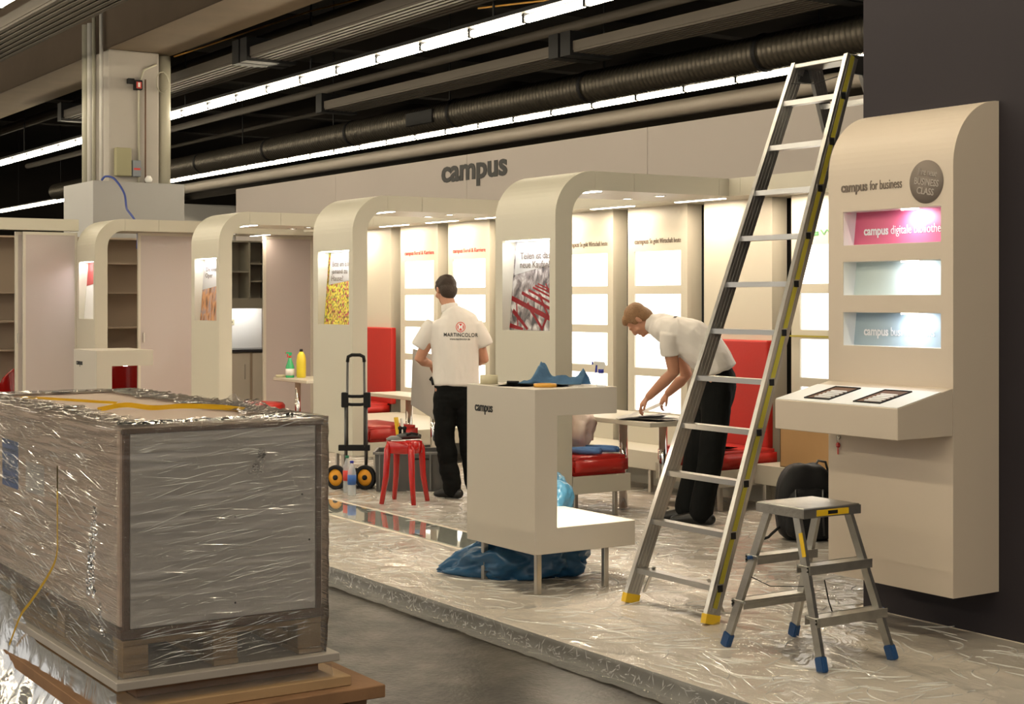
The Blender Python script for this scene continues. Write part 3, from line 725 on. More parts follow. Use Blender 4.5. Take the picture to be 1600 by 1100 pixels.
# ------------------------------------------------------------------ benches, backrests, ledges
def cushion(x0, x1, y0, y1, z0, z1):
    bm = B(); box(bm, x0, x1, y0, y1, z0, z1)
    bmesh.ops.bevel(bm, geom=bm.edges[:], offset=.028, segments=4, affect='EDGES')
    for v in bm.verts:
        if v.co.z > z1-.01:
            u = (v.co.x-x0)/(x1-x0)*2-1; w = (v.co.y-y0)/(y1-y0)*2-1
            v.co.z += .012*(1-u*u)*(1-w*w)
    return bm
def bench(x0, x1, y0, y1, label, back=None, legs=True):
    t = thing('upholstered_bench', label, 'bench', ((x0+x1)/2, (y0+y1)/2, 0))
    obj('bench_base', bbox(x0, x1, y0, y1, .185, .315, .003, 1), 'white', t)
    bm = cushion(x0+.002, x1+.0, y0+.002, y1-.004, .316, .455); bmesh.ops.subdivide_edges(bm, edges=[e for e in bm.edges if e.calc_length() > .2], cuts=6, use_grid_fill=True)
    obj('cushion', bm, 'red', t, True)
    if back:
        bx0, bx1, by, z1 = back
        obj('backrest', bbox(bx0, bx1, by, by+.07, .44, z1, .02, 4), 'red', t, False)
    for lx, ly in ((x0+.08, y0+.05), (x1-.04, y0+.05 if back else y1-.12), (x0+.08, y1-.08), (x1-.04, y1-.08) if back else (x1-.3, y1-.3)):
        obj('leg', bbox(lx-.016, lx+.016, ly-.016, ly+.016, 0, .185, .003, 1), 'steel', t)
    return t
bench(-10.04, -9.232, 6.56, 7.095, 'red cushioned bench behind the bicycle poster arch, holding blue cloths')
bench(-9.72, -8.95, 7.72, 8.35, 'red bench with tall backrest behind the bending man', back=(-9.80, -9.07, 8.325, 1.30))
bench(-13.26, -12.458, 6.56, 7.10, 'red cushioned bench behind the grey crate and hand truck')
bench(-16.0, -15.3, 7.72, 8.35, 'red bench with tall backrest seen through the yellow notes arch', back=(-16.1, -15.26, 8.325, 1.305))
def ledge(x0, x1, y0, label, legs=()):
    t = thing('wall_ledge', label, 'ledge', ((x0+x1)/2, 8.2, 0))
    obj('ledge_body', bbox(x0, x1, y0, 8.398, .20, .352, .003, 1), 'white', t)
    for lx, ly in legs: obj('leg', bbox(lx-.016, lx+.016, ly-.016, ly+.016, 0, .2, .003, 1), 'steel', t)
ledge(-13.0, -9.83, 7.98, 'long low white ledge below the lit panels, left of the bending man', ((-12.8, 8.05), (-10.2, 8.05), (-11.5, 8.05)))
ledge(-8.945, -6.6, 8.08, 'low white ledge right of the red bench, carrying the cardboard box', ((-8.87, 8.13), (-7.4, 8.13)))
ledge(-15.25, -13.05, 7.4, 'low white ledge seen behind the hand truck', ((-15.1, 7.5), (-13.2, 7.5)))
# round red pouf
bm = B(); lathe(bm, [(.0, .30), (.30, .30), (.335, .33), (.335, .42), (.31, .45), (.15, .46), (0, .46)], (-16.22, 7.10, 0), 36)
pf = tag(obj('pouf', bm, 'red', base=(-16.22, 7.10, 0)), 'round red pouf just behind the wrapped crate', 'pouf')
bm = B(); lathe(bm, [(.0, 0), (.2, 0), (.2, .015), (.03, .03), (.03, .3), (0, .3)], (-16.22, 7.10, 0), 20); obj('pedestal', bm, 'chrome', pf)

# tables
def table(x0, x1, y0, y1, legs, label):
    t = thing('pedestal_table', label, 'table', ((x0+x1)/2, (y0+y1)/2, 0))
    obj('tabletop', bbox(x0, x1, y0, y1, .685, .72, .004, 1), 'white', t)
    for lx, ly in legs:
        bm = B(); tube(bm, [(lx, ly, .012), (lx, ly, .685)], .034, 20); obj('leg', bm, 'chrome', t)
        bm = B(); lathe(bm, [(0, 0), (.05, 0), (.05, .010), (.036, .012), (0, .012)], (lx, ly, 0), 20); obj('foot_plate', bm, 'steel', t)
table(-10.1, -8.88, 7.0, 7.62, ((-9.517, 7.241), (-9.337, 7.49)), 'white table with chrome legs under the bending man\'s hands')
table(-13.3, -12.08, 7.0, 7.35, ((-12.75, 7.15), (-12.4, 7.22)), 'white table with chrome legs behind the standing man')
table(-16.45, -15.56, 7.42, 7.95, ((-15.95, 7.5), (-15.6, 7.68)), 'white table with two spray bottles seen through the brown poster arch')

# ------------------------------------------------------------------ crumpled sheets helper
def blob(name, c, r, m, parent=None, seed=0, amp=.25, freq=3, sub=4, flat=None, label=None, cat=None, ridge=False):
    bm = B(); bmesh.ops.create_icosphere(bm, subdivisions=sub, radius=1)
    for v in bm.verts:
        n_ = v.co.normalized(); d = mnoise.noise(n_*freq+Vector((seed, seed*1.7, 0)))
        d2 = abs(mnoise.noise(n_*freq*2.6+Vector((0, seed, 3))))
        k = 1+amp*d-(amp*.8*d2 if ridge else 0)
        v.co = Vector((n_.x*r[0]*k, n_.y*r[1]*k, n_.z*r[2]*k))+Vector(c)
        if flat is not None and v.co.z < flat: v.co.z = flat+.001*random.random()
    o = obj(name, bm, m, parent, True, base=None if parent else (c[0], c[1], flat if flat is not None else c[2]))
    if label: tag(o, label, cat)
    return o
def cloth(name, c, w, l, m, seed, label, cat, h=.02, rz=0, z=None, nx=26, ny=20, sag=None):
    bm = B(); vs = []
    for j in range(ny+1):
        row = []
        for i in range(nx+1):
            u, v = i/nx-.5, j/ny-.5
            x, y = u*w*(1+.15*fbm(v*3, seed)), v*l*(1+.2*fbm(u*3, seed+5))
            zz = h*(1+fbm(u*5+seed, v*5, 1))*max(0, 1-(2*u)**4)*max(0, 1-(2*v)**4)+.002
            row.append(bm.verts.new((c[0]+x*math.cos(rz)-y*math.sin(rz), c[1]+x*math.sin(rz)+y*math.cos(rz), c[2]+max(.002, zz))))
        vs.append(row)
    for a_, b_ in zip(vs, vs[1:]):
        for i in range(nx): bm.faces.new((a_[i], a_[i+1], b_[i+1], b_[i]))
    bmesh.ops.solidify(bm, geom=bm.faces[:], thickness=.002)
    return tag(obj(name, bm, m, smooth=True, base=c), label, cat)
def paper_sheet(c, w, l, rz, m, label, curl=.0, tilt=0, group=None):
    bm = B(); n = 8; vs = []
    for j in (0, 1):
        row = []
        for i in range(n+1):
            u = i/n-.5; x, y = u*w, (j-.5)*l
            z = curl*(u+.5)**2+tilt*(u+.5)
            row.append(bm.verts.new((c[0]+x*math.cos(rz)-y*math.sin(rz), c[1]+x*math.sin(rz)+y*math.cos(rz), c[2]+z)))
        vs.append(row)
    for i in range(n): bm.faces.new((vs[0][i], vs[0][i+1], vs[1][i+1], vs[1][i]))
    bmesh.ops.solidify(bm, geom=bm.faces[:], thickness=.0008)
    return tag(obj('paper_sheet', bm, m, base=c), label, 'paper', group)

# items on the main counter (top z 1.136)
bm = B(); lathe(bm, [(.030, 0), (.052, 0), (.052, .05), (.030, .05), (.030, 0)], (-7.565, 4.775, 1.136), 28)
tag(obj('tape_roll', bm, 'masking', smooth=False, base=(-7.565, 4.775, 1.136)), 'wide cream tape roll standing flat on the counter corner', 'tape roll')
bm = B(); lathe(bm, [(.045, 0), (.065, 0), (.065, .018), (.045, .018), (.045, 0)], (-7.11, 4.86, 1.137), 30)
tag(obj('tape_roll', bm, 'amber', base=(-7.11, 4.86, 1.137)), 'flat amber tape roll on the counter front', 'tape roll')
tag(obj('marker_pen', tube(B(), [(-7.50, 4.86, 1.146), (-7.44, 4.90, 1.146)], .008, 10), 'black', base=(-7.47, 4.88, 1.136)), 'short black marker on the counter beside the cream tape', 'marker')
paper_sheet((-7.30, 4.80, 1.138), .21, .16, .5, 'paper', 'loose white paper sheet on the counter left of the amber tape')
paper_sheet((-7.38, 4.90, 1.142), .21, .15, .9, 'papergrey', 'greyish printed sheet on the counter top')
paper_sheet((-7.18, 4.96, 1.140), .21, .15, .2, 'paper', 'white paper sheet beside the dusty blue cloth')
def peaked_cloth():
    bm = B(); vs = []; nx, ny = 40, 16
    for j in range(ny+1):
        row = []
        for i in range(nx+1):
            u, v = i/nx, j/ny-.5
            ridge = .105*math.exp(-((u-.28)/.10)**2)+.055*math.exp(-((u-.95)/.10)**2)+.03*math.exp(-((u-.6)/.25)**2)+.02
            z = ridge*max(0, 1-abs(2*v)**1.3)*(1+.35*fbm(u*9, v*5, 2))
            row.append(bm.verts.new((-7.42+u*.36*.75, 4.93+u*.27*.9+v*.12*(1-.4*u), 1.138+max(.001, z))))
        vs.append(row)
    for a_, b_ in zip(vs, vs[1:]):
        for i in range(nx): bm.faces.new((a_[i], a_[i+1], b_[i+1], b_[i]))
    bmesh.ops.solidify(bm, geom=bm.faces[:], thickness=.002)
    return bm
tag(obj('cloth', peaked_cloth(), 'steelblue', smooth=True, base=(-7.28, 5.05, 1.137)), 'crumpled dusty blue cloth standing up on the counter', 'cloth')
def spray_bottle(c, body, top, label, capm='bluecap', h=.17, r=.035, rz=0, nozzle='nichew', lab=None):
    t = thing('spray_bottle', label, 'spray bottle', c, rz)
    bm = B(); lathe(bm, [(.0, 0), (r*.95, 0), (r, .01), (r, h*.55), (r*.5, h*.85), (r*.35, h), (0, h)], seg=20); obj('bottle_body', bm, body, t, True, local=True)
    bm = B(); lathe(bm, [(.0, h), (.016, h), (.016, h+.022), (0, h+.022)], seg=14); obj('collar', bm, capm, t, local=True)
    bm = B(); prism(bm, [(-.045, h+.048), (-.040, h+.066), (.020, h+.062), (.026, h+.045), (.012, h+.022), (-.010, h+.022), (-.014, h+.045)], -.010, .010, axis='Y'); obj('spray_head', bm, nozzle, t, local=True)
    bm = B(); prism(bm, [(-.030, h+.045), (-.020, h+.045), (-.022, h+.005), (-.034, h+.0)], -.005, .005, axis='Y'); obj('trigger', bm, capm, t, local=True)
    bm = B(); box(bm, -.052, -.044, -.008, .008, h+.048, h+.064); obj('nozzle', bm, capm, t, local=True)
    if lab:
        bm = B(); lathe(bm, [(r+.0006, h*.12), (r+.0008, h*.45)], seg=20); obj('label', bm, lab, t, local=True)
    return t
RZ = math.radians(56.9)
spray_bottle((-6.99, 5.16, 1.136), 'water', None, 'clear spray bottle with dark blue trigger behind the counter top edge', rz=RZ, h=.075, r=.03)
spray_bottle((-16.27, 7.55, .72), 'greenliq', None, 'green spray bottle on the left table', rz=RZ, h=.23, r=.05, nozzle='greenliq', capm='redlabel', lab='paper')
bt = thing('bottle', 'yellow cleaner bottle beside the green spray bottle', 'bottle', (-16.20, 7.66, .72))
bm = B(); lathe(bm, [(0, 0), (.05, 0), (.055, .01), (.055, .2), (.045, .26), (.02, .30), (0, .30)], seg=22); obj('bottle_body', bm, 'yellowliq', bt, True, local=True)
bm = B(); lathe(bm, [(0, .30), (.02, .30), (.018, .33), (0, .33)], seg=14); obj('bottle_cap', bm, 'black', bt, local=True)
cloth('cloth', (-16.3, 7.50, .721), .22, .1, 'masking', 4, 'small cream cloth at the left corner of the left table', 'cloth', .03, rz=RZ) if False else None
tag(obj('tape_roll', lathe(B(), [(.03, 0), (.06, 0), (.06, .03), (.03, .03), (.03, 0)], (-16.39, 7.49, .72), 24), 'masking', base=(-16.39, 7.49, .72)), 'cream tape roll at the left corner of the left table', 'tape roll')

# cloths, bags on the near bench
for i, (p, q, lb) in enumerate((((-9.62, 6.66), (-9.30, 6.86), 'rolled blue cloth at the front left of the bench cushion'), ((-9.72, 6.86), (-9.34, 7.05), 'rolled blue cloth at the right of the bench cushion'))):
    p, q = Vector((*p, .490)), Vector((*q, .490)); bm = B(); sd_ = (q-p).cross(Vector((0, 0, 1))).normalized()
    for lay in range(3):
        o_ = sd_*(-.018+.018*lay)+Vector((0, 0, -.008+.012*(lay == 1)))
        tube(bm, [p.lerp(q, k/8)+o_+Vector((0, 0, .006*fbm(k*.5, lay+i*3))) for k in range(9)], [.019+.003*math.sin(k*1.1+lay) for k in range(9)], 10)
    tag(obj('cloth', bm, 'bluecloth', smooth=True, base=(p.x, p.y, .46)), lb, 'cloth')
cloth('cloth', (-9.66, 6.78, .462), .26, .2, 'bluecloth', 3, 'spread blue cloth under the rolled ones on the bench', 'cloth', .022, rz=RZ)
blob('plastic_bag', (-9.66, 6.90, .64), (.15, .15, .19), 'whitebag', seed=4, amp=.35, freq=1.6, ridge=True, flat=.47, label='inflated thin white plastic bag on the red bench', cat='bag')
# rubbish bags
def bag_lying():
    bm = B(); bmesh.ops.create_icosphere(bm, subdivisions=5, radius=1)
    for v in bm.verts:
        n_ = v.co.normalized(); d = mnoise.noise(n_*2.2); d2 = abs(mnoise.noise(n_*6+Vector((3, 1, 0))))
        k = 1+.22*d-.16*d2
        z = max(0, n_.z*k*.21+.10)
        x = n_.x*k*.40-.08*max(0, -n_.x)**4; taper = 1-.75*max(0, -n_.x)**2.5
        v.co = Vector((x, n_.y*k*.22*taper, z*taper))
    return bm
bm = bag_lying(); bm.transform(Matrix.Translation((-7.56, 4.98, .005)) @ Matrix.Rotation(RZ, 4, 'Z'))
for v in bm.verts:
    if v.co.x > -7.69 and v.co.y > 4.66: v.co.z = min(v.co.z, .226)
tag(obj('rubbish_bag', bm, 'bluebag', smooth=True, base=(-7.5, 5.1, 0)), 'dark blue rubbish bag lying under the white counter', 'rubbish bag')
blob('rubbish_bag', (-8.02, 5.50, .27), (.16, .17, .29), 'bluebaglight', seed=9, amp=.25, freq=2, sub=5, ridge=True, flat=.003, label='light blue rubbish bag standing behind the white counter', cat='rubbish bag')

# cardboard box
cb = thing('cardboard_box', 'open brown cardboard box on the ledge beside the kiosk', 'box', (-8.2, 8.24, .352), 0)
x0, x1, ya, yb = -8.68, -7.75, 8.10, 8.38
bm = B(); box(bm, x0, x1, ya, ya+.006, .354, .66); box(bm, x0, x1, yb-.006, yb, .354, .68); box(bm, x0, x0+.006, ya, yb, .354, .66); box(bm, x1-.006, x1, ya, yb, .354, .66); box(bm, x0, x1, ya, yb, .353, .36)
obj('carton', bm, 'cardboard', cb)
obj('box_print', box(B(), -8.06, -7.92, ya-.0015, ya-.0002, .42, .58), 'woodedge', cb)['label'] = 'dark square print'
for pts in (((-8.04, .50), (-7.94, .57), (-7.94, .555), (-8.02, .50)), ((-8.04, .50), (-8.02, .50), (-7.94, .445), (-7.94, .43))):
    obj('print_arrow', prism(B(), list(pts), ya-.0022, ya-.0016, axis='Y'), 'cardboard', cb)
# backpack
bp_ = thing('backpack', 'black backpack standing on the sheet beside the kiosk', 'backpack', (-7.62, 7.35, 0), RZ)
def pack(c, rx, ry, rz_, seed, pw=4.5):
    bm = B(); bmesh.ops.create_icosphere(bm, subdivisions=4, radius=1)
    for v in bm.verts:
        n_ = v.co.normalized(); k = (abs(n_.x)**pw+abs(n_.y)**pw+abs(n_.z)**pw)**(-1/pw)
        k *= 1+.05*mnoise.noise(n_*3+Vector((seed, 0, 0)))
        z = n_.z*k; tp = 1-.30*max(0, z)**2
        v.co = Vector((c[0]+n_.x*k*rx*tp, c[1]+n_.y*k*ry, c[2]+z*rz_))
    return bm
obj('pack_body', pack((0, .02, .255), .20, .12, .255, 1), 'black', bp_, True, local=True)
obj('front_pocket', pack((-.0, -.10, .19), .16, .06, .17, 2), 'black', bp_, True, local=True)
obj('carry_loop', tube(B(), [(.06, .05, .48), (.09, .05, .53), (.14, .05, .52), (.165, .05, .43)], .009, 8), 'darkmetal', bp_, True, local=True)
for q in (-.1, .08): obj('strap', tube(B(), [(q, -.165, .36), (q, -.17, .2), (q+.01, -.15, .05)], .008, 6), 'darkmetal', bp_, local=True)
obj('strap_end', tube(B(), [(-.18, -.04, .10), (-.24, -.05, .05), (-.26, -.02, .02), (-.31, -.03, .006)], .010, 8), 'black', bp_, True, local=True)

# ------------------------------------------------------------------ red stool with a tool on it
sx_, sy_ = -10.775, 6.0
so = thing('stool', 'red plastic stool with four splayed legs and a grinder on top', 'stool', (sx_, sy_, 0), RZ)
bm = B(); lathe(bm, [(.0, .50), (.135, .50), (.145, .492), (.145, .405), (.138, .400), (.132, .405), (.132, .48), (0, .485)], seg=32); obj('seat', bm, 'redplastic', so, True, local=True)
for k, a_ in enumerate((.5, 2.05, 3.7, 5.15)):
    bm = B(); pts = [(.135*math.cos(a_), .135*math.sin(a_), .485), (.152*math.cos(a_), .152*math.sin(a_), .43), (.165*math.cos(a_), .165*math.sin(a_), .22), (.205*math.cos(a_), .205*math.sin(a_), .0)]
    tube(bm, pts, [.018, .029, .025, .020], 8); obj('leg', bm, 'redplastic', so, True, local=True)
gt = thing('angle_grinder', 'small grey and black hand tool lying on the red stool', 'tool', (sx_, sy_, .502), RZ)
obj('tool_body', tube(B(), [(-.06, -.02, .022), (.0, 0, .03), (.09, .02, .028), (.13, .03, .022)], [.02, .028, .024, .018], 12), 'darkmetal', gt, True, local=True)
obj('tool_head', lathe(B(), [(0, 0), (.06, 0), (.065, .01), (.03, .03), (0, .03)], (-.08, -.03, .002), 20), 'greybin', gt, True, local=True)
for q in (-.035, .0):
    obj('knob', lathe(B(), [(0, .04), (.012, .04), (.012, .075), (.018, .085), (.018, .10), (0, .11)], (q, .02, 0), 14), 'black', gt, True, local=True)
obj('handle', tube(B(), [(.02, -.03, .04), (.06, -.03, .055), (.11, -.02, .045)], .010, 10), 'black', gt, True, local=True)
tag(obj('scraper', bbox(-.10, .02, -.12, -.07, 0, .004, .001, 1, mtx=Matrix.Translation((sx_, sy_, .502)) @ Matrix.Rotation(RZ, 4, 'Z')), 'paper', base=(sx_, sy_, .5)), 'flat white card at the front edge of the red stool', 'card')

# grey crate with tools
gc = thing('storage_crate', 'grey plastic crate full of tools behind the red stool', 'crate', (-11.50, 6.50, 0), RZ)
def crate(w, l, h):
    bm = B(); a_ = [(-w/2+.012, -l/2+.012), (w/2-.012, -l/2+.012), (w/2-.012, l/2-.012), (-w/2+.012, l/2-.012)]; b_ = [(-w/2, -l/2), (w/2, -l/2), (w/2, l/2), (-w/2, l/2)]
    lo = [bm.verts.new((x, y, 0)) for x, y in a_]; hi = [bm.verts.new((x, y, h)) for x, y in b_]
    bm.faces.new(lo[::-1])
    for i in range(4): bm.faces.new((lo[i], lo[(i+1) % 4], hi[(i+1) % 4], hi[i]))
    bmesh.ops.solidify(bm, geom=bm.faces[:], thickness=.006); return bm
obj('crate_body', crate(.64, .40, .33), 'greybin', gc, local=True)
bm = B()
for q in ((-.335, .335, -.215, -.20), (-.335, .335, .20, .215), (-.335, -.32, -.215, .215), (.32, .335, -.215, .215)): box(bm, *q, .315, .335)
obj('crate_rim', bm, 'greybin', gc, local=True)
for q in (-.28, -.15, 0, .15, .28): obj('rib', box(B(), q-.006, q+.006, -.212, -.198, .02, .315), 'greybin', gc, local=True)
obj('handle', bbox(.02, .14, -.222, -.212, .27, .285, .003, 1), 'black', gc, local=True)
wl = Matrix.Translation((-11.50, 6.50, 0)) @ Matrix.Rotation(RZ, 4, 'Z')
tag(obj('spirit_level', bar(B(), wl @ Vector((-.09, .0, .10)), wl @ Vector((-.16, .05, .61)), .035, .02), ['yellow'], base=tuple(wl @ Vector((.05, 0, .1)))), 'yellow spirit level sticking up from the grey crate', 'spirit level')
tag(obj('white_strip', bar(B(), wl @ Vector((-.05, .0, .10)), wl @ Vector((-.115, .05, .60)), .016, .02), 'paper', base=tuple(wl @ Vector((.085, 0, .1)))), 'white strip beside the yellow spirit level', 'strip')
for i, (a_, b_, w_, lb) in enumerate((((-.22, .05, .2), (-.08, .0, .46), .10, 'grey folded sheet leaning in the grey crate'), ((-.12, -.08, .22), (-.02, -.06, .42), .07, 'second grey folder in the grey crate'))):
    tag(obj('folder', bar(B(), wl @ Vector(a_), wl @ Vector(b_), w_, .012, up=(1, 0, 0)), 'papergrey', base=tuple(wl @ Vector(a_))), lb, 'folder')
tag(obj('blue_pouch', bbox(-.03, .05, -.05, .0, .30, .40, .015, 3, mtx=wl), 'bluecloth', base=tuple(wl @ Vector((0, 0, .3)))), 'small blue pouch on top of the grey crate', 'pouch')
# folding hand truck
ht = thing('hand_truck', 'folding hand truck with orange wheels and tall grey handle', 'hand truck', (-11.75, 6.07, 0), RZ)
def hx(x, y, z): return (x, y, z)
for s in (-1, 1):
    ax = .075*s
    obj('handle_tube', tube(B(), [(ax, -.01, .36), (ax, -.01, .70), (ax*.95, -.01, 1.10)], .011, 10), 'darkmetal', ht, True, local=True)
    obj('lower_tube', tube(B(), [(ax*1.15, 0, .10), (ax*1.15, 0, .74)], .015, 10), 'darkmetal', ht, True, local=True)
obj('grip', tube(B(), [(-.072, -.01, 1.09), (-.066, -.01, 1.135), (-.035, -.01, 1.15), (.035, -.01, 1.15), (.066, -.01, 1.135), (.072, -.01, 1.09)], .015, 12), 'black', ht, True, local=True)
for z in (.735, .805): obj('cross_brace', tube(B(), [(-.115, 0, z), (-.04, -.005, z-.01), (.04, -.005, z-.01), (.115, 0, z)], .014, 10), 'black', ht, True, local=True)
obj('clamp', bbox(-.125, -.065, -.025, .025, .70, .83, .01, 2), 'black', ht, local=True)
obj('clamp', bbox(.065, .125, -.025, .025, .70, .83, .01, 2), 'black', ht, local=True)
obj('frame_plate', bbox(-.15, .12, -.02, .02, .33, .38, .006, 2), 'black', ht, local=True)
obj('frame_plate', bbox(-.13, .11, -.015, .015, .12, .18, .006, 2), 'black', ht, local=True)
obj('toe_plate', bbox(-.15, .15, -.02, .22, .03, .045, .004, 1), 'darkmetal', ht, local=True)
for s in (-1, 1):
    def Wm(): return Matrix.Translation((s*.125-.04, -.04, .105)) @ Matrix.Rotation(math.radians(62), 4, 'Z') @ Matrix.Rotation(PI/2, 4, 'Y')
    bm = B(); lathe(bm, [(.072, -.014), (.098, -.016), (.105, -.010), (.105, .010), (.098, .016), (.072, .014), (.072, -.014)], seg=32); bm.transform(Wm()); w_ = obj('wheel', bm, 'black', ht, True, local=True)
    bm = B(); lathe(bm, [(0, -.006), (.074, -.010), (.074, .010), (0, .006)], seg=28); bm.transform(Wm()); obj('rim', bm, 'orange', w_, True, local=True)
    bm = B(); lathe(bm, [(0, -.022), (.022, -.022), (.022, .022), (0, .022)], seg=14); bm.transform(Wm()); obj('hub', bm, 'black', w_, local=True)
obj('axle', tube(B(), [(-.17, -.03, .105), (.12, .03, .105)], .010, 8), 'black', ht, local=True)
# water bottles
def water_bottle(c, lab, cap, label, h=.29):
    t = thing('water_bottle', label, 'bottle', c)
    bm = B(); lathe(bm, [(0, 0), (.032, 0), (.036, .01), (.036, h*.25), (.034, h*.28), (.036, h*.3), (.036, h*.66), (.030, h*.76), (.014, h*.90), (.013, h*.94), (0, h*.94)], seg=20); obj('bottle_body', bm, 'water', t, True, local=True)
    bm = B(); lathe(bm, [(0, h*.93), (.016, h*.93), (.016, h), (0, h)], seg=16); obj('bottle_cap', bm, cap, t, local=True)
    bm = B(); lathe(bm, [(.0368, h*.32), (.037, h*.60)], seg=20); obj('label', bm, lab, t, True, local=True)
water_bottle((-11.60, 5.91, 0), 'redlabel', 'greencap', 'water bottle with green cap beside the hand truck wheel', .31)
water_bottle((-11.38, 5.84, 0), 'bluelabel', 'bluecap', 'water bottle with blue label and cap in front of the hand truck', .29)

# ------------------------------------------------------------------ glossy glass strip in the stand floor
gs = thing('glass_floor_strip', 'glossy bare glass strip between the plastic sheets on the floor', 'floor strip', (-10.5, 5.38, .004))
obj('glass_pane', box(B(), -14.2, -8.3, 5.20, 5.56, .001, .0075), 'mirror', gs)
rr = random.Random(5)
for k in range(16):
    x = -13.9+k*.36+rr.uniform(-.08, .08); y = 5.225 if k % 2 else 5.525
    obj('tape_mark', box(B(), x, x+.13, y-.012, y+.012, .0078, .0085), 'black', gs)

# ------------------------------------------------------------------ plastic sheet over the stand floor
def sheet():
    step = .03
    X = np.arange(-15.5, .6, step); Yt = np.concatenate([np.arange(4.17, 6.2, step), np.arange(6.2, 8.9, step*1.6)])
    nx = len(X)
    gx, gy = np.meshgrid(X, Yt)
    def sn(a, b, f, p): return np.sin(a*f+p)
    wx = gx+.18*np.sin(gy*2.3+1)+.10*np.sin(gx*3.1+gy*1.7); wy = gy+.16*np.sin(gx*1.9)+.09*np.sin(gx*4.3-gy*2.2+2)
    r1 = 1-np.abs(np.sin(wx*3.3+wy*6.1)); r2 = 1-np.abs(np.sin(wx*7.3-wy*4.4+1.3)); r3 = 1-np.abs(np.sin(wx*11.7+wy*3.1+.6)); r4 = 1-np.abs(np.sin(wx*5.1+wy*15.3+2.6))
    amp = .5+.5*np.sin(gx*1.1+gy*.9)*np.sin(gy*2.7-gx*.7)
    z = .003+.010*r1**5*(.4+.6*amp)+.007*r2**5*(1-.5*amp)+.003*r3**4*amp
    z += .0008*np.sin(wx*31+wy*17)
    z = np.maximum(z, .0025)
    strip = (gy > 5.16) & (gy < 5.60) & (gx < -8.2)
    rows = [(gx[j], gy[j], z[j]) for j in range(len(Yt))]
    rs = np.random.RandomState(2)
    edge = []
    e1 = np.sin(X*9)+.6*np.sin(X*23+1)+.5*np.sin(X*41)
    for zz, yy in ((-.088, 4.10), (-.084, 4.14), (-.07, 4.165), (-.045, 4.172), (-.02, 4.176)):
        e = e1*.006+rs.randn(nx)*.003
        edge.append((X, np.full(nx, yy)+np.minimum(e, .004), np.full(nx, zz)+(np.abs(e)*.5 if zz < -.08 else 0)))
    rows = edge+rows
    V = np.concatenate([np.stack(r, 1) for r in rows]); ny = len(rows)
    ii, jj = np.meshgrid(np.arange(nx-1), np.arange(ny-1))
    keep = np.ones((ny-1, nx-1), bool); wallm = ((gx > -5.86) & (gy > 5.95)) | (gy > 8.32)
    keep[5:, :] = ~(strip | wallm)[:-1, :-1]
    a = (jj*nx+ii)[keep]
    F = np.stack([a, a+1, a+1+nx, a+nx], 1)
    me = bpy.data.meshes.new('plastic_sheet'); me.from_pydata(V.tolist(), [], F.tolist()); me.update()
    me.polygons.foreach_set('use_smooth', [True]*len(me.polygons))
    me.materials.append(M['sheet'])
    o = bpy.data.objects.new('plastic_sheet', me); COL.objects.link(o)
    tag(o, 'clear wrinkled plastic sheet covering the stand floor', 'plastic sheet')
def fold_glints():
    q = random.Random(12); bm = B()
    for _ in range(3300):
        x = q.uniform(-15, .4); y = 4.19+4.0*q.random()**1.25
        if x < -8.2 and 5.12 < y < 5.65: continue
        if x > -5.9 and y > 5.85: continue
        a = 1.2*math.sin(x*1.3+y*2.1)+1.0*math.sin(y*1.7-x*.8)+q.gauss(0, .45); cv = q.gauss(0, 5); L_ = q.uniform(.05, .28); w = q.uniform(.0012, .0035); h = w*q.uniform(.7, 1.4)
        n = 6; P_ = []; px, py = x, y
        for k in range(n+1):
            P_.append((px, py, a)); px += math.cos(a)*L_/n; py += math.sin(a)*L_/n; a += cv*L_/n
        if py > 8.2 or py < 4.185: continue
        rows = []
        for k, (u, v, t) in enumerate(P_):
            e = math.sin(PI*k/n); nx, ny = -math.sin(t)*w*(e+.15), math.cos(t)*w*(e+.15); z = .0085
            rows.append((bm.verts.new((u-nx, v-ny, z-.003)), bm.verts.new((u, v, z+h*e)), bm.verts.new((u+nx, v+ny, z-.003))))
        for A, C in zip(rows, rows[1:]):
            for i in (0, 1): bm.faces.new((A[i], A[i+1], C[i+1], C[i]))
    for _ in range(900):
        x = q.uniform(-12, .3); z = q.uniform(-.075, -.012); a = q.gauss(.5, .8); L_ = q.uniform(.015, .06); w = q.uniform(.001, .003)
        c, s_ = math.cos(a)*L_/2, math.sin(a)*L_/2; z0, z1 = max(-.085, z-s_), min(-.002, z+s_)
        v = [bm.verts.new(p) for p in ((x-c, 4.166, z0), (x+w, 4.167, (z0+z1)/2-w), (x+c, 4.166, z1), (x-w, 4.167, (z0+z1)/2+w), (x, 4.166-w*1.2, (z0+z1)/2))]
        for f in ((0, 1, 4), (1, 2, 4), (2, 3, 4), (3, 0, 4)): bm.faces.new([v[i] for i in f])
    o = obj('fold_glints', bm, 'fold', bpy.data.objects['plastic_sheet'], True); o['kind'] = 'stuff'
M['fold'] = mat('pale fold glint', (.90, .88, .84), .16, spec=1.0, coat=.6, alpha=.7)  # pale slivers along the folds, highlights put into their colour
sheet()
fold_glints()

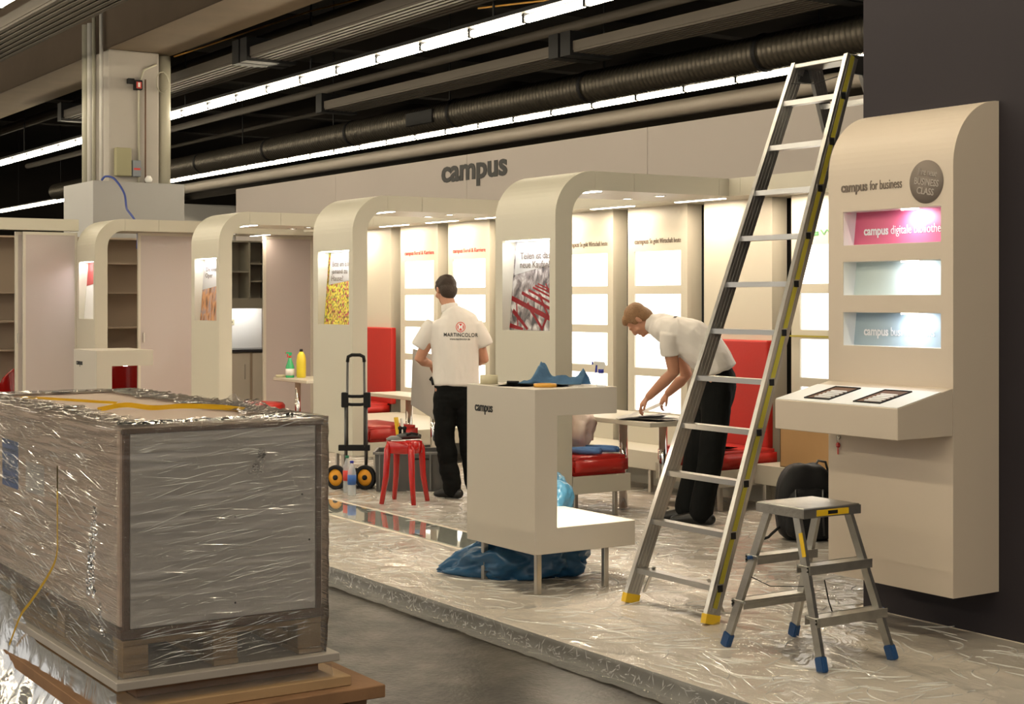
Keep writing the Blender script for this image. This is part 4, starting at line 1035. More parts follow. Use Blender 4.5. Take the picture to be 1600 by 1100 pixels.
# ------------------------------------------------------------------ wrapped crate in the foreground
M['lidboard'] = mat('darker lid board', (.40, .30, .235), .6, var=.08, vscale=1.5)  # darker than the boards of the crate sides
M['greyboard'] = mat('grey packing board', (.38, .34, .30), .7, var=.1, vscale=3)
CX0, CX1, CY0, CY1, CZ0, CZ1 = -7.75, -5.50, 1.88, 2.685, .385, 1.155
cr = thing('shipping_crate', 'large board crate wrapped in film on a pallet at the lower left', 'crate', (-6.6, 2.28, CZ0))
obj('end_panel', bbox(CX1-.004, CX1+.010, CY0+.028, CY1-.028, CZ0+.03, CZ1-.022, .002, 1), 'crategrey', cr)['label'] = 'grey end panel'
obj('side_panel', bbox(CX0, CX1-.004, CY0-.008, CY0+.008, CZ0+.04, CZ1-.012, .002, 1), 'cratepink', cr)['label'] = 'pinkish beige long side'
obj('side_panel', bbox(CX0, CX1-.004, CY1-.008, CY1+.008, CZ0+.04, CZ1-.012, .002, 1), 'cratepink', cr)
obj('end_panel', bbox(CX0-.01, CX0+.004, CY0, CY1, CZ0+.03, CZ1-.012, .002, 1), 'crategrey', cr)
obj('crate_core', box(B(), CX0+.01, CX1-.008, CY0+.012, CY1-.012, CZ0+.005, CZ1-.012), 'woodedge', cr)
for yy in (CY0+.002, CY1-.026): obj('corner_batten', bbox(CX1-.02, CX1+.012, yy, yy+.024, CZ0, CZ1-.01, .002, 1), 'woodedge', cr)
obj('bottom_board', bbox(CX0, CX1+.014, CY0-.01, CY1+.01, CZ0-.005, CZ0+.028, .002, 1), 'woodedge', cr)
obj('lid', bbox(CX0, CX1+.012, CY0-.006, CY1+.006, CZ1-.014, CZ1, .003, 1), 'lidboard', cr)
obj('lid_edge', bbox(CX1+.002, CX1+.015, CY0-.006, CY1+.006, CZ1-.022, CZ1-.002, .002, 1), 'woodedge', cr)
for y, z in ((2.32, .80), (2.60, .865), (2.32, .47), (2.63, .685)):
    bm = B(); lathe(bm, [(0, 0), (.004, 0), (.004, .002), (0, .002)], seg=10); bm.transform(Matrix.Translation((CX1+.010, y, z)) @ Matrix.Rotation(PI/2, 4, 'Y')); obj('screw', bm, 'black', cr)
obj('printed_label', box(B(), -7.10, -6.84, CY0-.0095, CY0-.0082, .79, 1.0), 'bluelabel', cr)['label'] = 'blue label'
obj('printed_label', box(B(), -6.72, -6.45, CY0-.0095, CY0-.0082, .80, .93), 'crategrey', cr)['label'] = 'faint grey label'
def pallet(z0, x0, x1, y0, y1, label, m='wood'):
    t = thing('pallet', label, 'pallet', ((x0+x1)/2, (y0+y1)/2, z0))
    n = 3
    for i in range(4):
        for j in range(3):
            x = x1-.11-(x1-x0-.11)*i/3; y = y0+(y1-y0-.10)*j/2
            obj('block', bbox(x, x+.10, y, y+.10, z0+.02, z0+.115, .003, 1), m, t)
    for j in range(3):
        y = y0+(y1-y0-.10)*j/2; obj('bottom_board', bbox(x0, x1, y, y+.10, z0, z0+.02, .002, 1), m, t)
    for k in range(9):
        x = x1-.12-(x1-x0-.12)*k/8; obj('top_board', bbox(x, x+.115, y0, y1, z0+.116, z0+.136, .002, 1), m, t)
pallet(.238, -7.7, CX1+.012, CY0, CY1, 'wooden pallet directly under the wrapped crate')
tag(obj('board', bbox(-7.8, -5.44, 1.84, 2.74, .205, .237, .003, 1), 'greyboard', base=(-6.6, 2.3, .2)), 'grey board between the upper pallet and the brown sheet', 'board')
tag(obj('board', bbox(-7.9, -5.36, 1.80, 2.90, .055, .105, .003, 1), 'wooddark', base=(-6.6, 2.3, .05)), 'brown board at the bottom of the wrapped stack', 'board')
tag(obj('board', bbox(-7.8, -5.42, 1.85, 2.78, .106, .145, .003, 1), 'wood', base=(-6.6, 2.3, .11)), 'yellowish board under the grey one in the stack', 'board')
tag(obj('board', bbox(-7.8, -5.55, 1.95, 2.7, .146, .204, .003, 1), 'wooddark', base=(-6.6, 2.3, .15)), 'recessed dark board in the middle of the stack', 'board')
pallet(FZ+.001, -7.8, -5.40, 1.86, 2.84, 'lower pallet standing on the hall floor', 'wooddark')

def film_shell():
    bm = B(); per = []
    x0, x1, y0, y1 = CX0-.03, CX1+.026, CY0-.022, CY1+.022
    nX, nY = 90, 40
    for i in range(nX): per.append((x0+(x1-x0)*i/nX, y0, 0, -1))
    for i in range(nY): per.append((x1, y0+(y1-y0)*i/nY, 1, 0))
    for i in range(nX): per.append((x1-(x1-x0)*i/nX, y1, 0, 1))
    for i in range(nY): per.append((x0, y1-(y1-y0)*i/nY, -1, 0))
    zs = np.linspace(.20, CZ1+.012, 34); rows = []
    for k, z in enumerate(zs):
        row = []
        for i, (x, y, nx_, ny_) in enumerate(per):
            s = i*.035
            pull = .018*max(0, (.40-z)/.2)
            d = .004*fbm(s*.5, z*22+s*.6, 1)-pull*.6
            row.append(bm.verts.new((x+nx_*d, y+ny_*d, z+.004*fbm(s*3, z*3))))
        rows.append(row)
    n = len(per)
    for a_, b_ in zip(rows, rows[1:]):
        for i in range(n): bm.faces.new((a_[i], a_[(i+1) % n], b_[(i+1) % n], b_[i]))
    # ragged overlap on the lid
    prev = rows[-1]
    for q in range(1, 5):
        row = []
        for i, (x, y, nx_, ny_) in enumerate(per):
            inn = .03+.04*q*(1+.5*fbm(i*.13, q)); cx, cy = (x0+x1)/2, (y0+y1)/2
            xx = x+(-inn if x > cx else inn)*(1 if abs(nx_) else .3)*1.0; yy = y+(-inn if y > cy else inn)*(1 if abs(ny_) else .3)
            row.append(bm.verts.new((xx, yy, CZ1+.006+.016*abs(fbm(i*.5, q*1.3))+.012*(q == 4)*abs(fbm(i*1.7, 3)))))
        for i in range(n): bm.faces.new((prev[i], prev[(i+1) % n], row[(i+1) % n], row[i]))
        prev = row
    return bm
fl = tag(obj('stretch_film', film_shell(), 'stretch', smooth=True, base=(-6.6, 2.28, .2)), 'clear stretch film wound tightly around the crate', 'film')
def film_ruff(p0, p1, n, w, h, seed, amp, m='crumple', nr=(0, 1)):
    """loose gathered film along a line"""
    bm = B(); rows = []; p0, p1 = Vector(p0), Vector(p1)
    for j in range(9):
        v = j/8; row = []
        for i in range(n+1):
            u = i/n; p = p0.lerp(p1, u)
            q = fbm(u*n*.35, v*2, seed); q2 = fbm(u*n*.9, v*4, seed+3)
            row.append(bm.verts.new(p+Vector((w[0]*(v-.5)+amp*q2, w[1]*(v-.5)+amp*q, abs(h*math.sin(v*PI)*(.5+q)+amp*.6*q2)+.002))))
        rows.append(row)
    for a_, b_ in zip(rows, rows[1:]):
        for i in range(n): bm.faces.new((a_[i], a_[i+1], b_[i+1], b_[i]))
    return bm
obj('gathered_edge', film_ruff((-5.55, 1.92, CZ1+.008), (-5.62, 2.66, CZ1+.008), 70, (.10, 0), .012, 1, .009), 'crumple', fl)
obj('gathered_edge', film_ruff((-7.6, 1.93, CZ1+.008), (-5.55, 1.93, CZ1+.008), 160, (0, .05), .008, 2, .007), 'crumple', fl)
obj('gathered_edge', film_ruff((-7.6, 2.62, CZ1+.008), (-5.75, 2.62, CZ1+.008), 150, (0, .12), .022, 5, .014), 'crumple', fl)
obj('gathered_edge', film_ruff((-6.35, 2.60, CZ1+.008), (-6.0, 2.66, CZ1+.008), 30, (.03, .10), .045, 8, .022), 'crumple', fl)
def film_hang(x, y, z0, z1, w, seed, axis):
    bm = B(); rows = []
    for j in range(60):
        v = j/59; z = z0+(z1-z0)*v; row = []
        for i in range(9):
            u = i/8-.5; c = w*.6*math.sin(v*3.2+seed); d = .012+.012*fbm(u*6, v*16, seed)
            ww = w*(.5+.7*v)
            if axis == 'Y': row.append(bm.verts.new((x+c*.5+u*ww, y-d, z)))
            else: row.append(bm.verts.new((x+d, y+c*.5+u*ww, z)))
        rows.append(row)
    for a_, b_ in zip(rows, rows[1:]):
        for i in range(8): bm.faces.new((a_[i], a_[i+1], b_[i+1], b_[i]))
    return bm
obj('loose_end', film_hang(-5.72, CY0-.026, .85, .50, .09, 2, 'Y'), 'crumple', fl)
obj('loose_end', film_hang(-5.62, CY0-.026, .50, .38, .05, 4, 'Y'), 'crumple', fl)
obj('loose_end', film_hang(CX1+.030, 2.40, 1.06, .96, .05, 1, 'X'), 'crumple', fl)
def creases(n, face, seed):
    bm = B(); q = random.Random(seed)
    for _ in range(n):
        L_ = q.uniform(.02, .16)*(1 if q.random() < .8 else 2.2); tilt = q.gauss(.12, .12); w = q.uniform(.0007, .0016); h = w*.9
        z = q.uniform(CZ0-.12, CZ1-.03)
        if face == 'X': a = q.uniform(CY0+.02, CY1-.05-L_); P = lambda t, dz, o: (CX1+.0275+o, a+t*L_, z+tilt*L_*t+dz)
        else: a = q.uniform(CX0+.4, CX1-.05-L_); P = lambda t, dz, o: (a+t*L_, CY0-.0235-o, z-tilt*L_*t*1.2+dz)
        v = [bm.verts.new(P(*k)) for k in ((0, 0, 0), (.5, -w, 0), (1, 0, 0), (.5, w, 0), (.5, 0, h))]
        for f in ((0, 1, 4), (1, 2, 4), (2, 3, 4), (3, 0, 4)): bm.faces.new([v[i] for i in f])
    return bm
M['crease'] = mat('pale crease glint', (.85, .84, .82), .12, spec=1.0, coat=1.0)  # pale slivers added on the creases to draw bright highlight streaks
for face, n_ in (('X', 330), ('Y', 420)):
    c_ = obj('crease_glints', creases(n_, face, 5 if face == 'X' else 6), 'crease', fl); c_['kind'] = 'stuff'
def film_skirt():
    bm = B(); per = []; x0, x1, y0, y1 = CX0-.05, CX1+.03, CY0-.03, CY1+.03
    for i in range(110): per.append((x0+(x1-x0)*i/110, y0, 0, -1))
    for i in range(14): a_ = -PI/2+PI/2*i/14; per.append((x1, y0, math.cos(a_), math.sin(a_)))
    for i in range(60): per.append((x1, y0+(y1-y0)*i/60, 1, 0))
    for i in range(14): a_ = PI/2*i/14; per.append((x1, y1, math.cos(a_), math.sin(a_)))
    for i in range(40): per.append((x1-(x1-x0)*i/40, y1, 0, 1))
    rows = []
    for k in range(15):
        v = k/14; row = []
        for i, (x, y, a_, b_) in enumerate(per):
            zt_ = .19+.13*max(0, min(1, (62-i)/18)); z = zt_+(FZ+.004-zt_)*v
            s = i*.02; fold = abs(fbm(s*5, v*1.2, 3))
            corner = math.exp(-((i-180)/12)**2)+.3*math.exp(-((i-45)/20)**2)
            out = (.0+.10*v*v+.20*corner*v**1.5+.05*v*fold)+.008*v*fbm(s*8, v*4, 2)
            row.append(bm.verts.new((x+a_*out, y+b_*out, z+.02*v*(1-v)*fbm(s*7, v*4, 5))))
        rows.append(row)
    n = len(per)
    for a_, b_ in zip(rows, rows[1:]):
        for i in range(n-1): bm.faces.new((a_[i], a_[i+1], b_[i+1], b_[i]))
    return bm
tag(obj('stretch_film', film_skirt(), 'skirt', smooth=True, base=(-6.6, 2.28, FZ)), 'loose crumpled film skirt around the pallets below the crate', 'film')
def strap(pts, w, label, up=(0, 0, 1), m='yellow'):
    bm = B(); L_ = curvy(pts, 5); up = Vector(up); A = []
    for i, p in enumerate(L_):
        t_ = (L_[min(i+1, len(L_)-1)]-L_[max(i-1, 0)]).normalized(); s_ = t_.cross(up).normalized()
        A.append((bm.verts.new(p-s_*w/2), bm.verts.new(p+s_*w/2)))
    for a_, b_ in zip(A, A[1:]): bm.faces.new((a_[0], a_[1], b_[1], b_[0]))
    bmesh.ops.solidify(bm, geom=bm.faces[:], thickness=.0012)
    tag(obj('packing_strap', bm, m, base=tuple(L_[0])), label, 'strap')
zt = CZ1+.004
strap([(-6.42, 2.09, zt), (-6.40, 2.20, zt+.018), (-6.28, 2.28, zt+.010), (-6.25, 2.40, zt+.014), (-6.14, 2.52, zt+.012), (-6.02, 2.58, zt+.006)], .030, 'wavy yellow strap lying on the crate lid near the corner', up=(.55, -.35, .75))
strap([(-7.45, 2.05, zt), (-7.2, 2.12, zt+.004), (-6.95, 2.22, zt+.003), (-6.8, 2.3, zt)], .02, 'short yellow strap at the far end of the crate lid', up=(.5, -.3, .8))
yy = CY0-.040
strap([(-6.16, yy, .96), (-6.16, yy, .72), (-6.17, yy, .60), (-6.28, yy-.003, .50), (-6.50, yy-.01, .36), (-6.62, yy-.02, .28), (-6.72, yy-.04, .14)], .015, 'yellow strap hanging down the long side of the crate', up=(0, 1, 0), m='yellow')

# ------------------------------------------------------------------ hall column and beam
BY0, BY1, BZ = 7.6, 8.66, 5.43
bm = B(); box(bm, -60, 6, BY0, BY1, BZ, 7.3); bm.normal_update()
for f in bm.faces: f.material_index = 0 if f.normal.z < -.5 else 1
struct('ceiling_beam', bm, ['concrete', 'concreteshade'], 'massive concrete beam above the hall column')
cx1 = -22.9
cl = thing('hall_column', 'white concrete column with pipes rising behind the stand', 'column', (cx1-.5, 8.1, 0))
obj('column_shaft', bbox(cx1-1.0, cx1, BY0+.02, BY1-.24, FZ, BZ, .03, 2), 'colpaint', cl)
for dx, r_, mm in ((-.80, .075, 'pipe'), (-.62, .05, 'boxwhite'), (-.45, .03, 'pipe'), (-.1, .03, 'boxwhite')):
    obj('pipe', tube(B(), [(cx1+dx, BY0-.06, 3.2), (cx1+dx, BY0-.06, 5.9 if r_ > .04 else 6.1)], r_, 14), mm, cl, True)
obj('pipe', tube(B(), [(cx1-.12, BY1-.12, 3.2), (cx1-.12, BY1-.12, 5.4)], .10, 18), 'pipe', cl, True)
obj('pipe', tube(B(), [(cx1+.03, 8.08, 3.35), (cx1+.03, 8.08, 4.9), (cx1+.03, 8.16, 5.15), (cx1+.03, 8.36, 5.25)], .018, 8), 'pipe', cl, True)
obj('pipe', tube(B(), [(cx1+.05, 8.18, 3.3), (cx1+.05, 8.18, 5.0)], .012, 8), 'woodedge', cl, True)
obj('wire_loop', tube(B(), [(cx1+.03, 8.46+.10*math.cos(q*.7), 4.98+.17*math.sin(q*.7)) for q in range(9)], .008, 6), 'pipe', cl, True)
obj('distribution_box', bbox(cx1, cx1+.12, 7.70, 7.94, 3.50, 3.93, .01, 1), 'silverbox', cl)['label'] = 'olive grey distribution box'
gb = obj('small_box', bbox(cx1, cx1+.10, 7.96, 8.10, 3.50, 3.75, .01, 1), 'greybox', cl)
obj('box_label', box(B(), cx1+.10, cx1+.102, 7.98, 8.08, 3.60, 3.63), 'redlabel', gb)
ab = obj('alarm_box', bbox(cx1, cx1+.10, 8.0, 8.12, 4.83, 4.98, .008, 1), 'black', cl)
obj('alarm_sign', box(B(), cx1+.10, cx1+.103, 8.02, 8.10, 4.85, 4.95), 'redlabel', ab); obj('alarm_sign', box(B(), cx1+.103, cx1+.105, 8.045, 8.08, 4.87, 4.94), 'paper', ab)
obj('bracket', bbox(cx1, cx1+.08, 7.90, 8.0, 4.92, 5.0, .006, 1), 'black', cl)
obj('lamp_head', lathe(B(), [(0, 0), (.05, 0), (.06, .05), (.03, .1), (0, .1)], (cx1+.08, 8.22, 3.42), 14), 'paper', cl, True)
bx = thing('column_cladding', 'white boxed cladding around the foot of the column', 'cladding', (cx1-.4, 8.0, 0))
obj('cladding_board', box(B(), cx1-1.2, cx1+.25, 7.30, 8.73, FZ, 3.40), 'clad', bx)
tag(obj('cable', tube(B(), curvy([(-22.62, 7.42, 3.41), (-22.55, 7.46, 3.46), (-22.45, 7.56, 3.42), (-22.2, 7.62, 3.2), (-21.6, 7.45, 2.95), (-20.8, 7.2, 2.85), (-19.85, 6.97, 2.66), (-19.36, 6.83, 2.48), (-19.32, 6.81, 2.28)]), .016, 8), 'cable', smooth=True, base=(-22.6, 7.42, 3.4)), 'blue cable hanging from the column cladding into the stand', 'cable')

# ------------------------------------------------------------------ fluorescent rows, trays, ducts
bm = B(); box(bm, -.575, .575, -.035, .035, 0, .045)
tube_me = None
def light_row(y, x0, x1, z, label):
    global tube_me
    t = thing('light_row', label, 'ceiling light', ((x0+x1)/2, y, z))
    obj('housing', box(B(), x0, x1, y-.12, y+.12, z+.075, z+.12), 'black', t)
    bm = B()
    for k in range(int((x1-x0)/1.2)+1): box(bm, x0+1.2*k-.024, x0+1.2*k+.024, y-.045, y+.045, z-.03, z+.075)
    obj('lamp_socket', bm, 'black', t)['kind'] = 'stuff'
    n = int((x1-x0)/1.2)
    if tube_me is None:
        b_ = B(); tube(b_, [(-.575, 0, 0), (-.565, 0, 0), (.565, 0, 0), (.575, 0, 0)], [.03, .045, .045, .03], 10)
        tube_me = bpy.data.meshes.new('lamp_tube'); b_.to_mesh(tube_me); b_.free(); tube_me.materials.append(M['tube'])
    for k in range(n):
        o = bpy.data.objects.new('lamp_tube', tube_me); COL.objects.link(o); o.parent = t
        o.location = (x0+.6+1.2*k-(x0+x1)/2, 0, .015)
    for k in range(int((x1-x0)/5)):
        x = x0+2.5+5*k; obj('hanger', box(B(), x-.015, x+.015, y-.01, y+.01, z+.12, 8.2), 'black', t)
M['tube'].node_tree.nodes['Principled BSDF'].inputs['Emission Color'].default_value = (1.0, .86, .62, 1)
M['tube'].node_tree.nodes['Principled BSDF'].inputs['Emission Strength'].default_value = TUBE
for y, lb in ((9.85, 'row of fluorescent tubes, the brighter upper row passing the column'), (15.2, 'lower row of fluorescent tubes farther back under the round duct'), (4.5, 'row of fluorescent tubes just entering the top left corner'),
              (-.85, 'row of fluorescent tubes above the viewer'), (-6.2, 'row of fluorescent tubes behind the viewer')):
    light_row(y, -58.0, 5.0, 4.85, lb)
def tray(y0, y1, z, x0, x1, label, h=.16):
    t = thing('ceiling_tray', label, 'ceiling tray', ((x0+x1)/2, (y0+y1)/2, z))
    obj('tray_back', box(B(), x0, x1, y0, y1, z+.03, z+h), 'rib', t)
    n = 7
    for k in range(n):
        y = y0+(y1-y0)*(k+.15)/n; w = (y1-y0)/n*.6
        obj('tray_rib', box(B(), x0, x1, y, y+w, z, z+.03), 'rib', t)
    x = x0
    for x in (x0, x1): obj('end_bracket', box(B(), x-.12, x+.12, y0-.05, y1+.05, z-.04, z+h+.15), 'black', t)
tray(5.35, 6.1, 5.13, -40, -16.2, 'ribbed ceiling tray far down the row in the top left corner')
tray(5.35, 6.1, 5.13, -15.9, -3, 'ribbed ceiling tray in the top left corner of the photo')
tray(9.05, 9.75, 5.15, -30, -21.3, 'ribbed ceiling tray just right of the column top')
tray(9.05, 9.75, 5.15, -21.0, -12.6, 'ribbed ceiling tray above the bright tube row')
tray(12.7, 13.35, 5.15, -26, -18.3, 'ribbed ceiling tray at mid distance left of centre')
tray(12.7, 13.35, 5.15, -18.0, -13.0, 'ribbed ceiling tray above the round duct, centre')
tray(12.7, 13.35, 5.15, -12.7, -4.0, 'ribbed ceiling tray next to the top of the dark wall')
dc = thing('ventilation_duct', 'long round spiral duct above the lower tube row', 'duct', (-20, 15.0, 5.15))
dz = 5.12
x = -50.0; seg = 0
while x < 2:
    L_ = 4.2; bm = B(); pts = []; rs_ = []
    k = 0; n = int(L_/.10)
    for k in range(n):
        for q, r_ in ((0, .25), (.072, .25), (.078, .258), (.092, .258)): pts.append((x+k*.10+q, 14.9, dz)); rs_.append(r_)
    tube(bm, pts, rs_, 24); obj('duct_section', bm, 'duct', dc, True)
    bm = B(); tube(bm, [(x+L_-.03, 14.9, dz), (x+L_+.03, 14.9, dz)], .275, 24); obj('duct_collar', bm, 'black', dc, True)
    x += L_+.02
for x in (-11.4, -26.2): obj('duct_grille', bbox(x, x+1.0, 14.62, 14.72, dz-.14, dz+.12, .01, 1), 'black', dc)
tag(obj('pipe', tube(B(), [(-50, 16.0, 4.75), (2, 16.0, 4.75)], .14, 16), 'rib', smooth=True, base=(-20, 16, 4.75)), 'dark straight pipe just below the lower tube row', 'pipe')
tag(obj('pipe', tube(B(), [(-50, 17.6, 4.9), (2, 17.6, 4.9)], .22, 16), 'rib', smooth=True, base=(-20, 17.6, 4.9)), 'dark pipe farther back above the stand wall', 'pipe')
tag(obj('cable', tube(B(), [(-22.9, 8.66, 5.4), (-20, 9.6, 5.75), (-17.5, 10.6, 5.95)], .012, 6), 'cableyellow', base=(-22.9, 8.66, 5.4)), 'thin yellow cable running right from the column top', 'cable')
tag(obj('cable', tube(B(), curvy([(-18.5, 11.5, 5.75), (-15, 11.6, 5.45), (-12, 12.2, 5.45), (-9, 13.0, 5.7)]), .014, 6), 'cableyellow', base=(-18.5, 11.5, 5.7)), 'thin yellow cable sagging in front of the centre duct', 'cable')
rr = random.Random(11)
for k in range(9):
    x = -44+k*5.4
    o = obj('cross_beam', box(B(), x, x+.35, 8.9, 30, 6.6, 7.2), 'ceil', base=(x, 19, 6.6)); o['kind'] = 'structure'
for k in range(7):
    y = 11.2+k*2.6+rr.uniform(-.3, .3); r_ = rr.choice((.05, .08, .12)); z = rr.uniform(5.5, 6.3)
    tag(obj('pipe', tube(B(), [(-50, y, z), (2, y, z)], r_, 10), 'rib', smooth=True, base=(-20, y, z)), 'thin dark service pipe under the hall ceiling', 'pipe', 'service pipes under the hall ceiling')

# ------------------------------------------------------------------ people
def ring_chain(bm, pts, side=(1, 0, 0), seg=20, flat=1.0):
    """pts: (x,y,z,a,b) elliptical sections (a along side, b across) swept along the path, domed ends"""
    P_ = [Vector(p[:3]) for p in pts]; n = len(pts); side = Vector(side); rings = []
    def ring(c, t_, a_, b_):
        u = side-t_*side.dot(t_)
        if u.length < .15: u = Vector((0, 1, 0))-t_*t_.y
        u.normalize(); v = t_.cross(u)
        return [bm.verts.new(c+u*a_*math.cos(2*PI*k/seg)+v*b_*math.sin(2*PI*k/seg)) for k in range(seg)]
    for i in range(n):
        t_ = (P_[min(i+1, n-1)]-P_[max(i-1, 0)]).normalized(); a_ = pts[i][3]; b_ = pts[i][4] if len(pts[i]) > 4 else a_
        if i == 0:
            for q in (80, 55, 28): s = math.sin(math.radians(q)); c = math.cos(math.radians(q)); rings.append(ring(P_[0]-t_*min(a_, b_)*s*flat, t_, a_*c, b_*c))
        rings.append(ring(P_[i], t_, a_, b_))
        if i == n-1:
            for q in (28, 55, 80): s = math.sin(math.radians(q)); c = math.cos(math.radians(q)); rings.append(ring(P_[i]+t_*min(a_, b_)*s*flat, t_, a_*c, b_*c))
    for a_, b_ in zip(rings, rings[1:]):
        for k in range(seg): bm.faces.new((a_[k], a_[(k+1) % seg], b_[(k+1) % seg], b_[k]))
    bm.faces.new(rings[0][::-1]); bm.faces.new(rings[-1])
def ellip(bm, c, r, rot=None):
    b_ = B(); bmesh.ops.create_icosphere(b_, subdivisions=3, radius=1)
    m_ = Matrix.Translation(c) @ (rot or Matrix.Identity(4)) @ Matrix.Diagonal((*r, 1))
    b_.transform(m_); me = bpy.data.meshes.new('t'); b_.to_mesh(me); b_.free(); bm.from_mesh(me); bpy.data.meshes.remove(me)
def fuse(name, bm, m, parent, voxel=.008, smooth=3, wr=None, seed=0):
    bmesh.ops.recalc_face_normals(bm, faces=bm.faces[:])
    me = bpy.data.meshes.new(name); bm.to_mesh(me); bm.free()
    t = bpy.data.objects.new('tmp', me); COL.objects.link(t)
    r = t.modifiers.new('r', 'REMESH'); r.mode = 'VOXEL'; r.voxel_size = voxel
    s = t.modifiers.new('s', 'SMOOTH'); s.iterations = smooth; s.factor = .5
    dg = bpy.context.evaluated_depsgraph_get(); out = bpy.data.meshes.new_from_object(t.evaluated_get(dg))
    bpy.data.objects.remove(t); bpy.data.meshes.remove(me)
    b_ = B(); b_.from_mesh(out); bpy.data.meshes.remove(out)
    b_.normal_update()
    if wr:
        amp, fx, fy, fz = wr
        for v in b_.verts:
            q = Vector((v.co.x*fx+seed, v.co.y*fy, v.co.z*fz)); w = mnoise.noise(q)+.5*(.5-abs(mnoise.noise(q*1.9)))
            v.co += v.normal*amp*w
    return obj(name, b_, m, parent, True, local=True)
def hand(bm, wrist, d, up, s=1.0, curl=.6, thumb=1):
    """palm and five bent fingers; d = pointing direction, up = back of the hand normal"""
    w = Vector(wrist); d = Vector(d).normalized(); up = Vector(up); up = (up-d*up.dot(d)).normalized(); sd = d.cross(up)*thumb
    ring_chain(bm, [tuple(w)+(.024*s, .020*s), tuple(w+d*.03*s)+(.034*s, .018*s), tuple(w+d*.075*s)+(.040*s, .015*s), tuple(w+d*.09*s)+(.036*s, .012*s)], side=sd)
    for k, (o_, l_) in enumerate(((-.029, .062), (-.010, .076), (.010, .080), (.028, .070))):
        p = w+d*.088*s-sd*(-o_)*s; a1 = d*math.cos(curl*.5)-up*math.sin(curl*.5); a2 = d*math.cos(curl*1.3)-up*math.sin(curl*1.3); a3 = d*math.cos(curl*1.9)-up*math.sin(curl*1.9)
        q1 = p+a1*l_*.45*s; q2 = q1+a2*l_*.32*s; q3 = q2+a3*l_*.25*s
        ring_chain(bm, [tuple(p-d*.01)+(.0092*s,), tuple(q1)+(.0085*s,), tuple(q2)+(.0078*s,), tuple(q3)+(.0068*s,)], side=sd, seg=10)
    p = w+d*.03*s+sd*.030*s; q1 = p+(d*.6+sd*.55-up*.3).normalized()*.035*s; q2 = q1+(d*.85+sd*.1-up*.4).normalized()*.030*s
    ring_chain(bm, [tuple(p)+(.013*s,), tuple(q1)+(.0105*s,), tuple(q2)+(.0085*s,)], side=up, seg=10)
def head(bm, R_, c, ear=True):
    """head in own frame: +y face direction, z crown; R_ 4x4 rotation"""
    T_ = Matrix.Translation(c) @ R_
    def E(p, r): ellip(bm, T_ @ Vector(p), r, R_)
    E((0, -.010, .035), (.074, .092, .082)); E((0, .020, -.020), (.064, .075, .085)); E((0, .050, -.070), (.042, .040, .036))
    E((0, .093, -.012), (.012, .020, .026)); E((0, .105, -.022), (.015, .013, .011)); E((0, .083, .025), (.050, .016, .014))
    E((0, .087, -.050), (.024, .012, .009)); E((0, .088, -.078), (.020, .014, .014))
    for s in (-1, 1):
        E((s*.077, -.005, -.005), (.008, .017, .030)); E((s*.083, -.012, .010), (.006, .012, .016)); E((s*.045, .062, -.022), (.022, .020, .024))
def hairpiece(name, R_, c, m, parent, bald=False):
    bm = B(); T_ = Matrix.Translation(c) @ R_
    def E(p, r): ellip(bm, T_ @ Vector(p), r, R_)
    E((0, -.022, .044), (.083, .094, .082)); E((0, -.046, -.010), (.077, .062, .082)); E((0, .030, .078), (.062, .055, .040))
    for s in (-1, 1): E((s*.068, .010, .025), (.014, .030, .035))
    return fuse(name, bm, m, parent, .006, 2, (.004, 22, 22, 22))
def project_text(name, body, size, m, shirt, bvh, org, ux, uz, ny, width, bold, sp=1.0):
    cu = bpy.data.curves.new(name, 'FONT'); cu.body = body; cu.size = size; cu.offset = bold; cu.align_x = 'CENTER'; cu.space_character = sp; cu.resolution_u = 4
    t = bpy.data.objects.new('tmp', cu); COL.objects.link(t); dg = bpy.context.evaluated_depsgraph_get()
    me = bpy.data.meshes.new_from_object(t.evaluated_get(dg)); bpy.data.objects.remove(t)
    b_ = B(); b_.from_mesh(me); bmesh.ops.triangulate(b_, faces=b_.faces[:]); bmesh.ops.subdivide_edges(b_, edges=[e for e in b_.edges if e.calc_length() > size*.2], cuts=2)
    xs = [v.co.x for v in b_.verts]; k = width/(max(xs)-min(xs)); o_, ux, uz, ny = Vector(org), Vector(ux), Vector(uz), Vector(ny)
    for v in b_.verts:
        p = o_+ux*v.co.x*k+uz*v.co.y; h = bvh.ray_cast(p-ny*.5, ny)
        v.co = (h[0] if h[0] else p)-ny*.0022
    bmesh.ops.solidify(b_, geom=b_.faces[:], thickness=.0006)
    return obj(name, b_, m, shirt, local=True)
def bvh_of(o):
    return BVHTree.FromPolygons([v.co for v in o.data.vertices], [list(p.vertices) for p in o.data.polygons])

